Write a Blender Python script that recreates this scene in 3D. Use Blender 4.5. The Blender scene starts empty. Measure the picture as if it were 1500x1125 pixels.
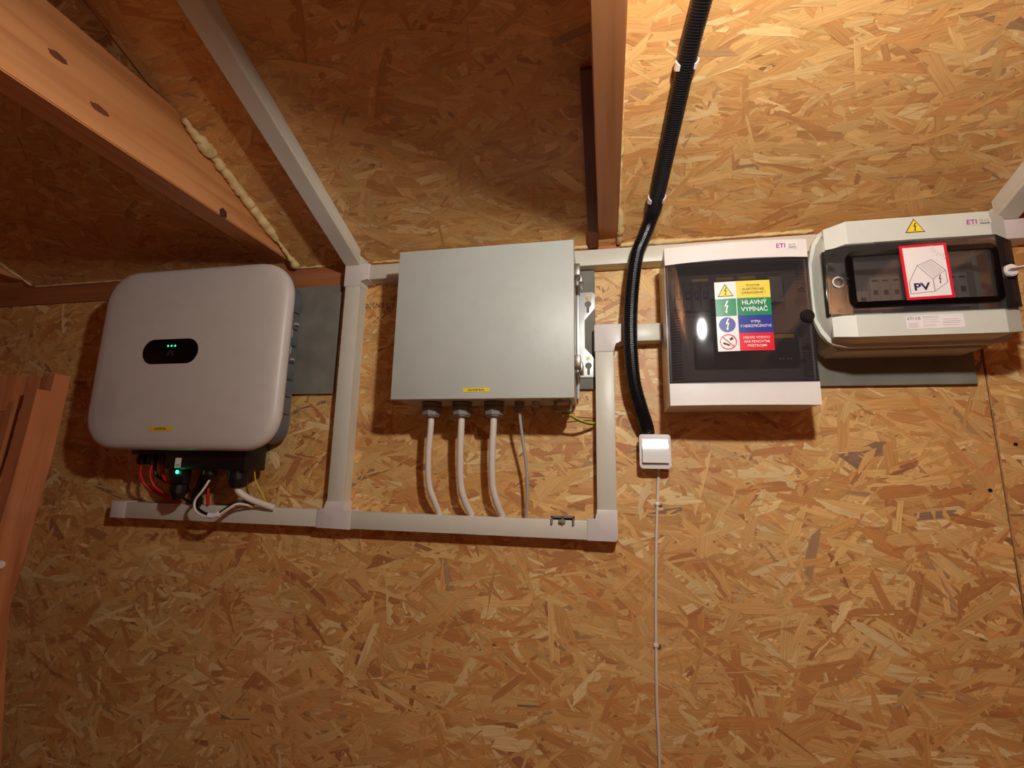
import bpy, bmesh, math, random
from mathutils import Vector, Matrix
random.seed(7)
S = bpy.context.scene
COL = S.collection
PI = math.pi
H = 0.80                      # camera height above the floor, metres

# ------------------------------------------------------------------ camera
cd = bpy.data.cameras.new('camera'); cam = bpy.data.objects.new('camera', cd); COL.objects.link(cam)
cd.sensor_fit = 'HORIZONTAL'; cd.sensor_width = 36.0; cd.lens = 36.0 * 696.9 / 1500.0
cd.clip_start = 0.02
R = Matrix(((0.98084, 0.01599, 0.19416), (0.19385, -0.17923, -0.96452), (0.01937, 0.98368, -0.17889)))
cam.matrix_world = Matrix.Translation((0, -1.12, H)) @ R.to_4x4()
S.camera = cam

# ------------------------------------------------------------------ world, lights, exposure
w = bpy.data.worlds.new('world'); S.world = w; w.use_nodes = True
w.node_tree.nodes['Background'].inputs[0].default_value = (1.0, 0.75, 0.55, 1)
w.node_tree.nodes['Background'].inputs[1].default_value = 0.01
S.view_settings.view_transform = 'Standard'; S.view_settings.look = 'None'
S.view_settings.gamma = 1; S.view_settings.use_curve_mapping = False
S.view_settings.exposure = 0.6
S.cycles.caustics_reflective = False; S.cycles.caustics_refractive = False; S.cycles.max_bounces = 8
LAMP = (0.189, -0.963, H + 0.528)
LAMP_STRENGTH = 640.0
LAMP_COLOR = (0.97, 0.96, 0.90)
ld = bpy.data.lights.new('second_lamp_light', 'POINT'); ld.energy = 2.2; ld.color = (1.0, 0.74, 0.52)
ld.shadow_soft_size = 0.03
lo = bpy.data.objects.new('second_lamp_light', ld); lo.location = (0.30, -2.25, H - 0.16); COL.objects.link(lo)

# ------------------------------------------------------------------ materials
def lin(c):
    return tuple(((v / 255) / 12.92 if v / 255 <= 0.04045 else ((v / 255 + 0.055) / 1.055) ** 2.4) for v in c) + (1,)

class NT:
    def __init__(s, m): s.t = m.node_tree; s.n = s.t.nodes; s.l = s.t.links
    def new(s, ty, **k):
        n = s.n.new(ty)
        for a, b in k.items(): setattr(n, a, b)
        return n
    def link(s, a, b): s.l.new(a, b)
    def math(s, op, a, b=None, clamp=False):
        n = s.n.new('ShaderNodeMath'); n.operation = op; n.use_clamp = clamp
        for i, v in enumerate((a, b)):
            if v is None: continue
            if isinstance(v, (int, float)): n.inputs[i].default_value = v
            else: s.l.new(v, n.inputs[i])
        return n.outputs[0]
    def mixc(s, f, a, b, mode='MIX'):
        n = s.n.new('ShaderNodeMix'); n.data_type = 'RGBA'; n.blend_type = mode
        for i, v in ((0, f), (6, a), (7, b)):
            if isinstance(v, (int, float)): n.inputs[i].default_value = v
            elif isinstance(v, tuple): n.inputs[i].default_value = v
            else: s.l.new(v, n.inputs[i])
        return n.outputs[2]
    def mixf(s, f, a, b):
        n = s.n.new('ShaderNodeMix'); n.data_type = 'FLOAT'
        for i, v in ((0, f), (2, a), (3, b)):
            if isinstance(v, (int, float)): n.inputs[i].default_value = v
            else: s.l.new(v, n.inputs[i])
        return n.outputs[0]
    def ramp(s, f, stops, interp='LINEAR'):
        n = s.n.new('ShaderNodeValToRGB'); r = n.color_ramp; r.interpolation = interp
        while len(r.elements) < len(stops): r.elements.new(0.5)
        for e, (p, c) in zip(r.elements, stops): e.position = p; e.color = c
        s.l.new(f, n.inputs[0]); return n.outputs[0]

def base_mat(name):
    m = bpy.data.materials.new(name); m.use_nodes = True
    return m, NT(m), m.node_tree.nodes['Principled BSDF']

def plain(name, rgb, rough=0.45, var=0.03, metal=0.0, scale=25, bump=0.0, bscale=300, coat=0.0, emit=None, es=0.0, spec=0.5):
    m, t, b = base_mat(name)
    tc = t.new('ShaderNodeTexCoord'); nz = t.new('ShaderNodeTexNoise'); nz.inputs['Scale'].default_value = scale
    nz.inputs['Detail'].default_value = 3
    t.link(tc.outputs['Object'], nz.inputs['Vector'])
    c = lin(rgb)
    dk = tuple(v * (1 - var * 3) for v in c[:3]) + (1,); lt = tuple(min(1, v * (1 + var * 2)) for v in c[:3]) + (1,)
    t.link(t.ramp(nz.outputs[0], [(0.3, dk), (0.7, lt)]), b.inputs['Base Color'])
    b.inputs['Roughness'].default_value = rough; b.inputs['Metallic'].default_value = metal
    b.inputs['Specular IOR Level'].default_value = spec
    b.inputs['Coat Weight'].default_value = coat
    if bump:
        n2 = t.new('ShaderNodeTexNoise'); n2.inputs['Scale'].default_value = bscale
        t.link(tc.outputs['Object'], n2.inputs['Vector'])
        bp = t.new('ShaderNodeBump'); bp.inputs['Strength'].default_value = bump; bp.inputs['Distance'].default_value = 0.001
        t.link(n2.outputs[0], bp.inputs['Height']); t.link(bp.outputs[0], b.inputs['Normal'])
    if emit:
        b.inputs['Emission Color'].default_value = lin(emit); b.inputs['Emission Strength'].default_value = es
    return m

def osb(name, rgb=(178, 122, 72)):
    """glued strand mat under the visible strands"""
    m, t, b = base_mat(name)
    uv = t.new('ShaderNodeUVMap'); mp = t.new('ShaderNodeMapping'); mp.inputs['Scale'].default_value = (9, 42, 1)
    t.link(uv.outputs[0], mp.inputs[0])
    vo = t.new('ShaderNodeTexVoronoi', voronoi_dimensions='2D'); vo.inputs['Scale'].default_value = 1.2; t.link(mp.outputs[0], vo.inputs['Vector'])
    sc = t.new('ShaderNodeSeparateColor'); t.link(vo.outputs['Color'], sc.inputs[0])
    d = tuple(v * 0.72 for v in lin(rgb)[:3]) + (1,); l = tuple(v * 1.15 for v in lin(rgb)[:3]) + (1,)
    t.link(t.ramp(sc.outputs[0], [(0.1, d), (0.9, l)]), b.inputs['Base Color']); b.inputs['Roughness'].default_value = 0.55
    return m

def strand_mat(name):
    m, t, b = base_mat(name)
    at = t.new('ShaderNodeAttribute', attribute_name='strand_colour'); uv = t.new('ShaderNodeUVMap')
    mp = t.new('ShaderNodeMapping'); mp.inputs['Scale'].default_value = (14, 420, 1); t.link(uv.outputs[0], mp.inputs[0])
    gr = t.new('ShaderNodeTexNoise', noise_dimensions='2D'); gr.inputs['Scale'].default_value = 1.0; gr.inputs['Detail'].default_value = 2.5
    gr.inputs['Distortion'].default_value = 0.4
    t.link(mp.outputs[0], gr.inputs['Vector'])
    f = t.ramp(gr.outputs[0], [(0.22, (0.80, 0.76, 0.72, 1)), (0.5, (0.97, 0.97, 0.97, 1)), (0.75, (1.12, 1.12, 1.12, 1))])
    t.link(t.mixc(1.0, at.outputs['Color'], f, 'MULTIPLY'), b.inputs['Base Color'])
    bp = t.new('ShaderNodeBump'); bp.inputs['Strength'].default_value = 0.35; bp.inputs['Distance'].default_value = 0.0006
    t.link(gr.outputs[0], bp.inputs['Height']); t.link(bp.outputs[0], b.inputs['Normal'])
    b.inputs['Roughness'].default_value = 0.46; b.inputs['Specular IOR Level'].default_value = 0.5
    return m

def timber(name, rgb, dark, axis='Y', rough=0.5, knots=True, grain=0.5, bands=26):
    m, t, b = base_mat(name)
    tc = t.new('ShaderNodeTexCoord'); mp = t.new('ShaderNodeMapping')
    s = {'X': (1.0, 18, 18), 'Y': (18, 1.0, 18), 'Z': (18, 18, 1.0)}[axis]
    mp.inputs['Scale'].default_value = s; t.link(tc.outputs['Object'], mp.inputs[0])
    nz = t.new('ShaderNodeTexNoise'); nz.inputs['Scale'].default_value = 2.2; nz.inputs['Detail'].default_value = 6; nz.inputs['Distortion'].default_value = 0.6
    t.link(mp.outputs[0], nz.inputs[0])
    c = t.ramp(nz.outputs[0], [(0.28, lin(dark)), (0.5, lin(rgb)), (0.75, tuple(min(1, v * 1.12) for v in lin(rgb)[:3]) + (1,))])
    if knots:
        vo = t.new('ShaderNodeTexVoronoi'); m2 = t.new('ShaderNodeMapping')
        s2 = {'X': (2.4, 9, 9), 'Y': (9, 2.4, 9), 'Z': (9, 9, 2.4)}[axis]; m2.inputs['Scale'].default_value = s2
        t.link(tc.outputs['Object'], m2.inputs[0]); t.link(m2.outputs[0], vo.inputs[0]); vo.inputs['Scale'].default_value = 1.0
        k = t.ramp(vo.outputs['Distance'], [(0.05, (1, 1, 1, 1)), (0.14, (0, 0, 0, 1))])
        c = t.mixc(t.math('MULTIPLY', k, 0.6), c, lin((96, 52, 26)))
    t.link(c, b.inputs['Base Color'])
    bp = t.new('ShaderNodeBump'); bp.inputs['Strength'].default_value = 0.2; bp.inputs['Distance'].default_value = 0.001
    t.link(nz.outputs[0], bp.inputs['Height']); t.link(bp.outputs[0], b.inputs['Normal'])
    b.inputs['Roughness'].default_value = rough
    return m

def smoked(name, tint, rough=0.06, haze=0.06):
    m = bpy.data.materials.new(name); m.use_nodes = True; t = NT(m); t.n.clear()
    o = t.new('ShaderNodeOutputMaterial'); mx = t.new('ShaderNodeMixShader'); tr = t.new('ShaderNodeBsdfTransparent'); gl = t.new('ShaderNodeBsdfGlossy')
    fr = t.new('ShaderNodeFresnel'); fr.inputs[0].default_value = 1.5
    tr.inputs[0].default_value = tint; gl.inputs['Roughness'].default_value = rough
    df = t.new('ShaderNodeBsdfDiffuse'); df.inputs[0].default_value = (0.25, 0.235, 0.24, 1); m0 = t.new('ShaderNodeMixShader'); m0.inputs[0].default_value = haze
    t.link(tr.outputs[0], m0.inputs[1]); t.link(df.outputs[0], m0.inputs[2]); tr = m0
    t.link(fr.outputs[0], mx.inputs[0]); t.link(tr.outputs[0], mx.inputs[1]); t.link(gl.outputs[0], mx.inputs[2]); t.link(mx.outputs[0], o.inputs[0])
    return m

OSB_W = osb('osb_board_mat')
OSB_C = OSB_W
OSB_R = osb('osb_room', (206, 142, 104))
STRAND = strand_mat('osb_strands')
WOOD_J = timber('joist_pine', (200, 136, 84), (178, 110, 62), 'Y')
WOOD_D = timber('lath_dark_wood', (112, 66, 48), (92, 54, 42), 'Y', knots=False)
WOOD_P = timber('wall_plate_pine', (178, 112, 70), (152, 88, 52), 'X')
WOOD_CH = timber('chair_beech', (164, 100, 64), (132, 74, 46), 'Z', rough=0.2, knots=False); WOOD_CH.node_tree.nodes['Principled BSDF'].inputs['Coat Weight'].default_value = 0.5
BACK = plain('backing_dark', (50, 32, 22), 0.9)
PVC = plain('trunking_pvc', (214, 208, 192), 0.38, 0.01)
PVCF = plain('fitting_pvc', (222, 212, 208), 0.35, 0.01)
WHITE = plain('white_plastic', (232, 226, 222), 0.28, 0.008)
GREYP = plain('light_grey_plastic', (206, 208, 198), 0.45, 0.01)
GREYM = plain('painted_steel_light_grey', (188, 190, 182), 0.42, 0.012, bump=0.15, bscale=900)
INVW = plain('inverter_cover_white', (214, 204, 196), 0.42, 0.01)
INVB = plain('cast_aluminium_grey', (120, 122, 128), 0.5, 0.04, metal=0.3, bump=0.3)
CEM = plain('cement_board', (126, 122, 112), 0.85, 0.07, scale=14, bump=0.4, bscale=160)
BLK = plain('black_plastic', (17, 16, 17), 0.35, 0.02)
BLKG = plain('black_gloss', (6, 6, 8), 0.12, 0.0)
HOSE = plain('corrugated_black', (20, 20, 23), 0.32, 0.02)
RED = plain('red_insulation', (196, 26, 24), 0.4, 0.02)
CABW = plain('white_cable_sheath', (226, 214, 200), 0.45, 0.02)
CABG = plain('grey_cable_sheath', (176, 170, 166), 0.45, 0.02)
GLAND = plain('grey_gland_plastic', (132, 126, 120), 0.5, 0.03)
RUB = plain('gland_rubber', (44, 42, 42), 0.6)
ZINC = plain('zinc_plate', (220, 222, 222), 0.35, 0.03, metal=0.35)
LATCHM = plain('latch_metal', (150, 140, 128), 0.35, 0.03, metal=0.7)
BRASS = plain('brass_screw', (190, 160, 100), 0.35, 0.02, metal=0.8)
YEL = plain('yellow_label', (238, 208, 40), 0.4, 0.01)
YELW = plain('yellow_insulation', (214, 190, 40), 0.4)
GRNW = plain('green_insulation', (38, 110, 50), 0.4)
FOAM = plain('pu_foam', (226, 198, 140), 0.6, 0.05, scale=60, bump=0.6, bscale=120)
INK = plain('ink_black', (28, 26, 30), 0.5)
INKG = plain('ink_grey', (120, 116, 116), 0.5)
INKL = plain('ink_light_grey', (176, 172, 170), 0.5)
STAMP = plain('ink_stamp_brown', (120, 74, 50), 0.7)
PUR = plain('ink_magenta', (176, 30, 150), 0.4)
NAVY = plain('ink_navy', (40, 34, 84), 0.4)
STW = plain('sticker_white', (236, 230, 230), 0.35, 0.005)
STY = plain('sticker_yellow', (238, 212, 84), 0.35, 0.005)
STYT = plain('sticker_sign_yellow', (244, 214, 50), 0.35, 0.005)
STG = plain('sticker_green', (20, 136, 92), 0.35, 0.005)
STB = plain('sticker_blue', (40, 56, 150), 0.35, 0.005)
STR = plain('sticker_red', (222, 24, 52), 0.35, 0.005)
LEDG = plain('led_green', (40, 255, 150), 0.3, emit=(30, 255, 140), es=9)
LEDS = plain('led_green_small', (40, 220, 140), 0.3, emit=(40, 230, 140), es=1.6)
SMOKE = smoked('smoked_polycarbonate', (0.60, 0.575, 0.585, 1), 0.05, 0.07)
SMOKE2 = smoked('smoked_door_grey', (0.66, 0.64, 0.63, 1), 0.05, 0.09)
CLEARG = smoked('tinted_window', (0.62, 0.62, 0.62, 1), 0.03)
CRM = plain('inner_panel_cream', (190, 182, 172), 0.5)
MODG = plain('module_grey', (205, 203, 200), 0.45)
TOG = plain('toggle_blue', (36, 60, 120), 0.4)
SCRW = plain('screw_dark', (40, 34, 34), 0.5, metal=0.5)
FLOORM = timber('floor_boards', (128, 78, 56), (100, 60, 42), 'X')
BULB = bpy.data.materials.new('bulb_glow'); BULB.use_nodes = True
_t = NT(BULB); _t.n.clear(); _e = _t.new('ShaderNodeEmission'); _o = _t.new('ShaderNodeOutputMaterial')
_e.inputs[0].default_value = LAMP_COLOR + (1,); _e.inputs[1].default_value = LAMP_STRENGTH; _t.link(_e.outputs[0], _o.inputs[0])

# ------------------------------------------------------------------ helpers
# coordinates in the builders: X right along the wall, d distance out from the wall, Z height relative to the eye
def V(X, d, Z): return Vector((X, -d, Z + H))

def wloc(o):
    v = Vector((0, 0, 0))
    while o: v += o.location; o = o.parent
    return v

def thing(name, label, cat, X, d, Z, group=None, kind=None):
    o = bpy.data.objects.new(name, None); COL.objects.link(o); o.location = V(X, d, Z); o.empty_display_size = 0.02
    if label: o['label'] = label
    if cat: o['category'] = cat
    if group: o['group'] = group
    if kind: o['kind'] = kind
    return o

def tag(o, label, cat, group=None):
    o['label'] = label; o['category'] = cat
    if group: o['group'] = group
    return o

def put(name, bm, mat, parent=None, origin=None, smooth=40, label=None, kind=None):
    """link the world-space bmesh as one object"""
    me = bpy.data.meshes.new(name)
    bmesh.ops.recalc_face_normals(bm, faces=bm.faces[:])
    org = wloc(parent) if parent else (origin if origin is not None else Vector((0, 0, 0)))
    bmesh.ops.translate(bm, verts=bm.verts[:], vec=-org)
    bm.to_mesh(me); bm.free()
    if smooth:
        me.shade_smooth(); me.set_sharp_from_angle(angle=math.radians(smooth))
    o = bpy.data.objects.new(name, me); COL.objects.link(o); me.materials.append(mat)
    if parent: o.parent = parent
    else: o.location = org
    if label: o['label'] = label
    if kind: o['kind'] = kind
    return o

def box(bm, x0, x1, d0, d1, z0, z1, bev=0.0, seg=2):
    vs = [bm.verts.new(V(x, d, z)) for z in (z0, z1) for d in (d0, d1) for x in (x0, x1)]
    fs = [bm.faces.new([vs[i] for i in q]) for q in ((0, 1, 3, 2), (4, 6, 7, 5), (0, 4, 5, 1), (2, 3, 7, 6), (0, 2, 6, 4), (1, 5, 7, 3))]
    if bev:
        es = list({e for f in fs for e in f.edges})
        bmesh.ops.bevel(bm, geom=es, offset=bev, segments=seg, affect='EDGES', profile=0.5)
    return bm

def B(*a, **k): return box(bmesh.new(), *a, **k)

def prism(bm, pts, d0, d1, bev=0.0, seg=2, frontonly=True):
    """polygon pts (X,Z) extruded from depth d0 to d1 (towards the room)"""
    a = [bm.verts.new(V(x, d0, z)) for x, z in pts]; b = [bm.verts.new(V(x, d1, z)) for x, z in pts]
    n = len(pts); bm.faces.new(a); ff = bm.faces.new(b)
    for i in range(n): bm.faces.new((a[i], a[(i + 1) % n], b[(i + 1) % n], b[i]))
    if bev:
        bmesh.ops.bevel(bm, geom=list(ff.edges), offset=bev, segments=seg, affect='EDGES', profile=0.5)
    return bm

def rrect(x0, x1, z0, z1, r, n=8, p=2.0):
    out = []
    for cx, cz, a0 in ((x1 - r, z1 - r, 0), (x0 + r, z1 - r, 90), (x0 + r, z0 + r, 180), (x1 - r, z0 + r, 270)):
        for i in range(n + 1):
            a = math.radians(a0 + 90 * i / n); c, s = math.cos(a), math.sin(a)
            out.append((cx + r * math.copysign(abs(c) ** (2 / p), c), cz + r * math.copysign(abs(s) ** (2 / p), s)))
    return out

def smooth_path(pts, sub=6):
    P = [Vector(p) for p in pts]
    if len(P) < 3: return P
    Q = [2 * P[0] - P[1]] + P + [2 * P[-1] - P[-2]]
    out = []
    for i in range(1, len(Q) - 2):
        for k in range(sub):
            t = k / sub
            out.append(0.5 * ((2 * Q[i]) + (Q[i + 1] - Q[i - 1]) * t + (2 * Q[i - 1] - 5 * Q[i] + 4 * Q[i + 1] - Q[i + 2]) * t * t + (3 * Q[i] - Q[i - 1] - 3 * Q[i + 1] + Q[i + 2]) * t ** 3))
    out.append(P[-1]); return out

def tube(bm, pts, r, n=10, sub=6, raw=False, rf=None):
    """pts in (X,d,Z)"""
    path = smooth_path([V(*p) for p in pts], sub) if not raw else [V(*p) for p in pts]
    up = Vector((0.13, -1, 0.21)).normalized(); rings = []
    for i, c in enumerate(path):
        tg = (path[min(i + 1, len(path) - 1)] - path[max(i - 1, 0)]).normalized()
        a = tg.cross(up)
        if a.length < 1e-4: a = tg.cross(Vector((1, 0, 0)))
        a.normalize(); b = tg.cross(a).normalized(); up = -b if (-b).dot(up) > 0 else b
        rr = rf(i) if rf else r
        rings.append([bm.verts.new(c + a * math.cos(2 * PI * k / n) * rr + b * math.sin(2 * PI * k / n) * rr) for k in range(n)])
    for A, C in zip(rings, rings[1:]):
        for k in range(n): bm.faces.new((A[k], A[(k + 1) % n], C[(k + 1) % n], C[k]))
    bm.faces.new(rings[0]); bm.faces.new(rings[-1]); return bm

def cyl(bm, c, axis, r, h, n=20, r2=None, bev=0.0):
    """cylinder from point c=(X,d,Z) along axis in (X,d,Z) space"""
    ax = Vector((axis[0], -axis[1], axis[2])).normalized(); p = V(*c)
    u = ax.orthogonal().normalized(); v = ax.cross(u); r2 = r if r2 is None else r2
    A = [bm.verts.new(p + u * math.cos(2 * PI * k / n) * r + v * math.sin(2 * PI * k / n) * r) for k in range(n)]
    Bv = [bm.verts.new(p + ax * h + u * math.cos(2 * PI * k / n) * r2 + v * math.sin(2 * PI * k / n) * r2) for k in range(n)]
    bm.faces.new(A); f = bm.faces.new(Bv)
    for k in range(n): bm.faces.new((A[k], A[(k + 1) % n], Bv[(k + 1) % n], Bv[k]))
    if bev: bmesh.ops.bevel(bm, geom=list(f.edges), offset=bev, segments=2, affect='EDGES')
    return bm

class Plane:
    """a local flat drawing surface: origin (X,d,Z), turned by ang in the wall plane, optionally yawed about Z"""
    def __init__(s, X, d, Z, ang=0.0, yaw=0.0, shear=0.0):
        s.o = V(X, d, Z); c, n = math.cos(ang), math.sin(ang)
        u = Vector((c, 0, n)); v = Vector((-n, 0, c)); m = Matrix.Rotation(yaw, 3, 'Z')
        s.u = m @ u; s.v = m @ v; s.n = m @ Vector((0, -1, 0))
    def p(s, x, y, h=0.0): return s.o + s.u * x + s.v * y + s.n * h
    def poly(s, bm, pts, h=0.0004, t=0.0004):
        a = [bm.verts.new(s.p(x, y, h - t)) for x, y in pts]; b = [bm.verts.new(s.p(x, y, h)) for x, y in pts]; n = len(pts)
        bm.faces.new(a); bm.faces.new(b)
        for i in range(n): bm.faces.new((a[i], a[(i + 1) % n], b[(i + 1) % n], b[i]))
        return bm
    def rect(s, bm, x0, x1, y0, y1, h=0.0004, t=0.0004): return s.poly(bm, [(x0, y0), (x1, y0), (x1, y1), (x0, y1)], h, t)
    def line(s, bm, pts, w, h=0.0008, closed=False):
        P = pts + [pts[0]] if closed else pts
        for (x0, y0), (x1, y1) in zip(P, P[1:]):
            L = math.hypot(x1 - x0, y1 - y0) or 1e-6; nx, ny = -(y1 - y0) / L * w / 2, (x1 - x0) / L * w / 2
            s.poly(bm, [(x0 + nx, y0 + ny), (x1 + nx, y1 + ny), (x1 - nx, y1 - ny), (x0 - nx, y0 - ny)], h, 0.0003)
        return bm
    def ring(s, bm, cx, cy, r, w, h=0.0008, n=28):
        return s.line(bm, [(cx + r * math.cos(2 * PI * k / n), cy + r * math.sin(2 * PI * k / n)) for k in range(n)], w, h, True)
    def disc(s, bm, cx, cy, r, h=0.0006, n=28): return s.poly(bm, [(cx + r * math.cos(2 * PI * k / n), cy + r * math.sin(2 * PI * k / n)) for k in range(n)], h, 0.0003)
    def text(s, body, cx, cy, size, mat, parent, h=0.0008, name='lettering', bold=0.0, width=None):
        cu = bpy.data.curves.new('tmp', 'FONT'); cu.body = body; cu.size = size; cu.align_x = 'CENTER'; cu.align_y = 'CENTER'
        cu.offset = bold * size; cu.resolution_u = 2; cu.space_line = 1.15
        ob = bpy.data.objects.new('tmp', cu); COL.objects.link(ob); bpy.context.view_layer.update()
        me = bpy.data.meshes.new_from_object(ob); bpy.data.objects.remove(ob)
        xs = [v.co.x for v in me.vertices]; k = 1.0
        if width and xs: k = width / (max(xs) - min(xs))
        org = wloc(parent)
        for v in me.vertices: v.co = s.p(cx + v.co.x * k, cy + v.co.y, h) - org
        me.name = name; me.materials.clear(); me.materials.append(mat)
        o = bpy.data.objects.new(name, me); COL.objects.link(o); o.parent = parent; return o

BOLT = [(0.10, 1.0), (-0.28, 0.05), (0.02, 0.12), (-0.10, -0.62), (-0.26, -0.55), (0.02, -1.0), (0.16, -0.50), (0.05, -0.56), (0.30, 0.32), (0.0, 0.25), (0.34, 1.0)]
def bolt(pl, bm, cx, cy, s, h=0.0009, k=1.0): return pl.poly(bm, [(cx + x * s * k, cy + y * s) for x, y in BOLT], h, 0.0003)

# ------------------------------------------------------------------ the room
T = 0.3950                                    # slope of the roof boarding (21.6 degrees)
CZ = 0.552                                    # height of the ceiling where it meets the wall
RX0, RX1, RD = -2.45, 2.45, 3.3
def ceilz(d): return CZ + T * d
cs, sn = math.cos(math.atan(T)), math.sin(math.atan(T))

def sheet(name, P0, U, W_, lu, lw, thick, mat, parent, uvo=(0, 0), kind=None, bev=0.0015):
    """a board: corner P0, directions U, W_, normal by cross; UV in metres"""
    U = Vector(U).normalized(); W_ = Vector(W_).normalized(); Nn = U.cross(W_)
    bm = bmesh.new(); uvl = bm.loops.layers.uv.new('UVMap')
    c = [(0, 0), (lu, 0), (lu, lw), (0, lw)]
    a = [bm.verts.new(P0 + U * x + W_ * y) for x, y in c]; b = [bm.verts.new(P0 + U * x + W_ * y - Nn * thick) for x, y in c]
    f = bm.faces.new(a); bm.faces.new(b[::-1])
    for i in range(4): bm.faces.new((a[i], b[i], b[(i + 1) % 4], a[(i + 1) % 4]))
    bmesh.ops.bevel(bm, geom=list(f.edges), offset=bev, segments=1, affect='EDGES')
    for fc in bm.faces:
        for lp in fc.loops:
            q = lp.vert.co - P0; lp[uvl].uv = (q.dot(U) + uvo[0], q.dot(W_) + uvo[1])
    return put(name, bm, mat, parent, smooth=0, kind=kind)

PAL = [((218, 168, 104), .27), ((228, 184, 118), .22), ((212, 156, 90), .20), ((204, 140, 80), .13), ((238, 206, 148), .07),
       ((188, 124, 72), .055), ((176, 136, 98), .025), ((170, 108, 66), .02), ((138, 108, 88), .008)]
PALL = [lin(c)[:3] for c, _ in PAL]; PALW = [w_ for _, w_ in PAL]; PALM = lin((218, 168, 106))[:3]
def strands(P0, U, W_, u0, u1, v0, v1, parent, seed, layers=5.5, flat=0.10, spread=.55):
    '''the pressed wood strands of one board: ragged flat slivers lying over one another'''
    rnd = random.Random(seed); U = Vector(U).normalized(); W_ = Vector(W_).normalized(); N_ = U.cross(W_); org = wloc(parent)
    area = (u1 - u0) * (v1 - v0); tot = 0.0; co = []; uvs = []; cols = []; nf = 0; P = P0 - org
    while tot < area * layers:
        k = rnd.random(); prog = tot / (area * layers)
        if k < .50: L = rnd.uniform(.060, .140); wd = rnd.uniform(.010, .030)
        elif k < .85: L = rnd.uniform(.035, .100); wd = rnd.uniform(.005, .014)
        elif k < .985: L = rnd.uniform(.018, .05); wd = rnd.uniform(.002, .007)
        else: L = rnd.uniform(.08, .13); wd = rnd.uniform(.026, .038)
        a = rnd.gauss(0, spread) if rnd.random() < .75 else rnd.uniform(-PI / 2, PI / 2)
        cu, cv = rnd.uniform(u0, u1), rnd.uniform(v0, v1); ca, sa = math.cos(a), math.sin(a)
        h = .0001 + .0008 * prog + rnd.uniform(0, .00008)
        tx = rnd.gauss(0, .0035); ty = rnd.gauss(0, .022)
        if wd < .008: ty *= 1.5
        ha, hb = L / 2, wd / 2; sk = rnd.gauss(0, wd * .35); sk2 = rnd.gauss(0, wd * .35); tp = rnd.uniform(.55, 1.0); tp2 = rnd.uniform(.55, 1.0)
        pts = [(-ha + sk, -hb * tp), (-ha * .45, -hb * rnd.uniform(.9, 1.05)), (ha * .5, -hb * rnd.uniform(.9, 1.05)), (ha + sk2, -hb * tp2),
               (ha + rnd.gauss(0, wd * .22), rnd.uniform(-.2, .2) * hb), (ha - sk2, hb * tp2), (ha * .4, hb * rnd.uniform(.9, 1.05)), (-ha * .5, hb * rnd.uniform(.9, 1.05)), (-ha - sk, hb * tp),
               (-ha + rnd.gauss(0, wd * .22), rnd.uniform(-.2, .2) * hb)]
        c = rnd.choices(PALL[:6], PALW[:6])[0] if wd > .02 and rnd.random() < .8 else rnd.choices(PALL, PALW)[0]; c = tuple(a_ * (1 - flat) + b_ * flat for a_, b_ in zip(c, PALM)); j = rnd.uniform(.90, 1.10); jr = rnd.uniform(.97, 1.03)
        o1, o2 = rnd.uniform(0, 40), rnd.uniform(0, 40); ok = []
        for x, y in pts:
            uu = min(u1, max(u0, cu + x * ca - y * sa)); vv = min(v1, max(v0, cv + x * sa + y * ca))
            hh = max(.00006, h + max(-.0004, min(.0004, x * tx + y * ty)))
            q_ = P + U * uu + W_ * vv + N_ * hh; co.extend((q_.x, q_.y, q_.z)); uvs.extend((x + o1, y + o2))
            cols.extend((min(1, c[0] * j * jr), min(1, c[1] * j), min(1, c[2] * j / jr), 1))
        nf += 1; tot += L * wd * .85
    me = bpy.data.meshes.new('wood_strands'); K = 10
    me.vertices.add(nf * K); me.vertices.foreach_set('co', co)
    me.loops.add(nf * K); me.loops.foreach_set('vertex_index', list(range(nf * K)))
    me.polygons.add(nf); me.polygons.foreach_set('loop_start', list(range(0, nf * K, K)))
    uvl = me.uv_layers.new(name='UVMap'); uvl.data.foreach_set('uv', uvs)
    ca_ = me.color_attributes.new('strand_colour', 'FLOAT_COLOR', 'CORNER'); ca_.data.foreach_set('color', cols)
    me.update(calc_edges=True); me.materials.append(STRAND)
    o = bpy.data.objects.new('wood_strands', me); COL.objects.link(o); o.parent = parent; o['kind'] = 'stuff'
    return o

# back wall: strand boards with visible butt joints on a dark backing
wb = thing('wall_back', None, None, 0, -0.02, -H, kind='structure')
put('backing', B(RX0, RX1, -0.06, -0.013, -H, 0.70), BACK, wb)
for k, (x0, x1) in enumerate(((RX0, -1.7755), (-1.7735, 0.7585), (0.7610, RX1))):
    pn = sheet('osb_panel', V(x0, 0, -H), (1, 0, 0), (0, 0, 1), x1 - x0, H + 0.488, 0.0125, OSB_W, wb, (x0 + 3.1 * k, 0.3 * k))
    ua, ub = max(x0, -2.15) + .0012, min(x1, 1.40) - .0012
    strands(V(x0, 0, -H), (1, 0, 0), (0, 0, 1), ua - x0, ub - x0, .001, H + .487, pn, 40 + k)
for x, z in ((0.790, 0.070), (0.735, -0.02), (0.742, -0.40), (-1.745, -0.30), (0.790, -0.33), (-1.70, 0.22)):
    put('screw', cyl(bmesh.new(), (x, 0.0002, z), (0, 1, 0), 0.0036, 0.0018, 12), SCRW, wb)
put('wall_plate', B(RX0, RX1, -0.013, 0.001, 0.489, CZ + 0.012, bev=0.001), WOOD_P, wb)

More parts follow.
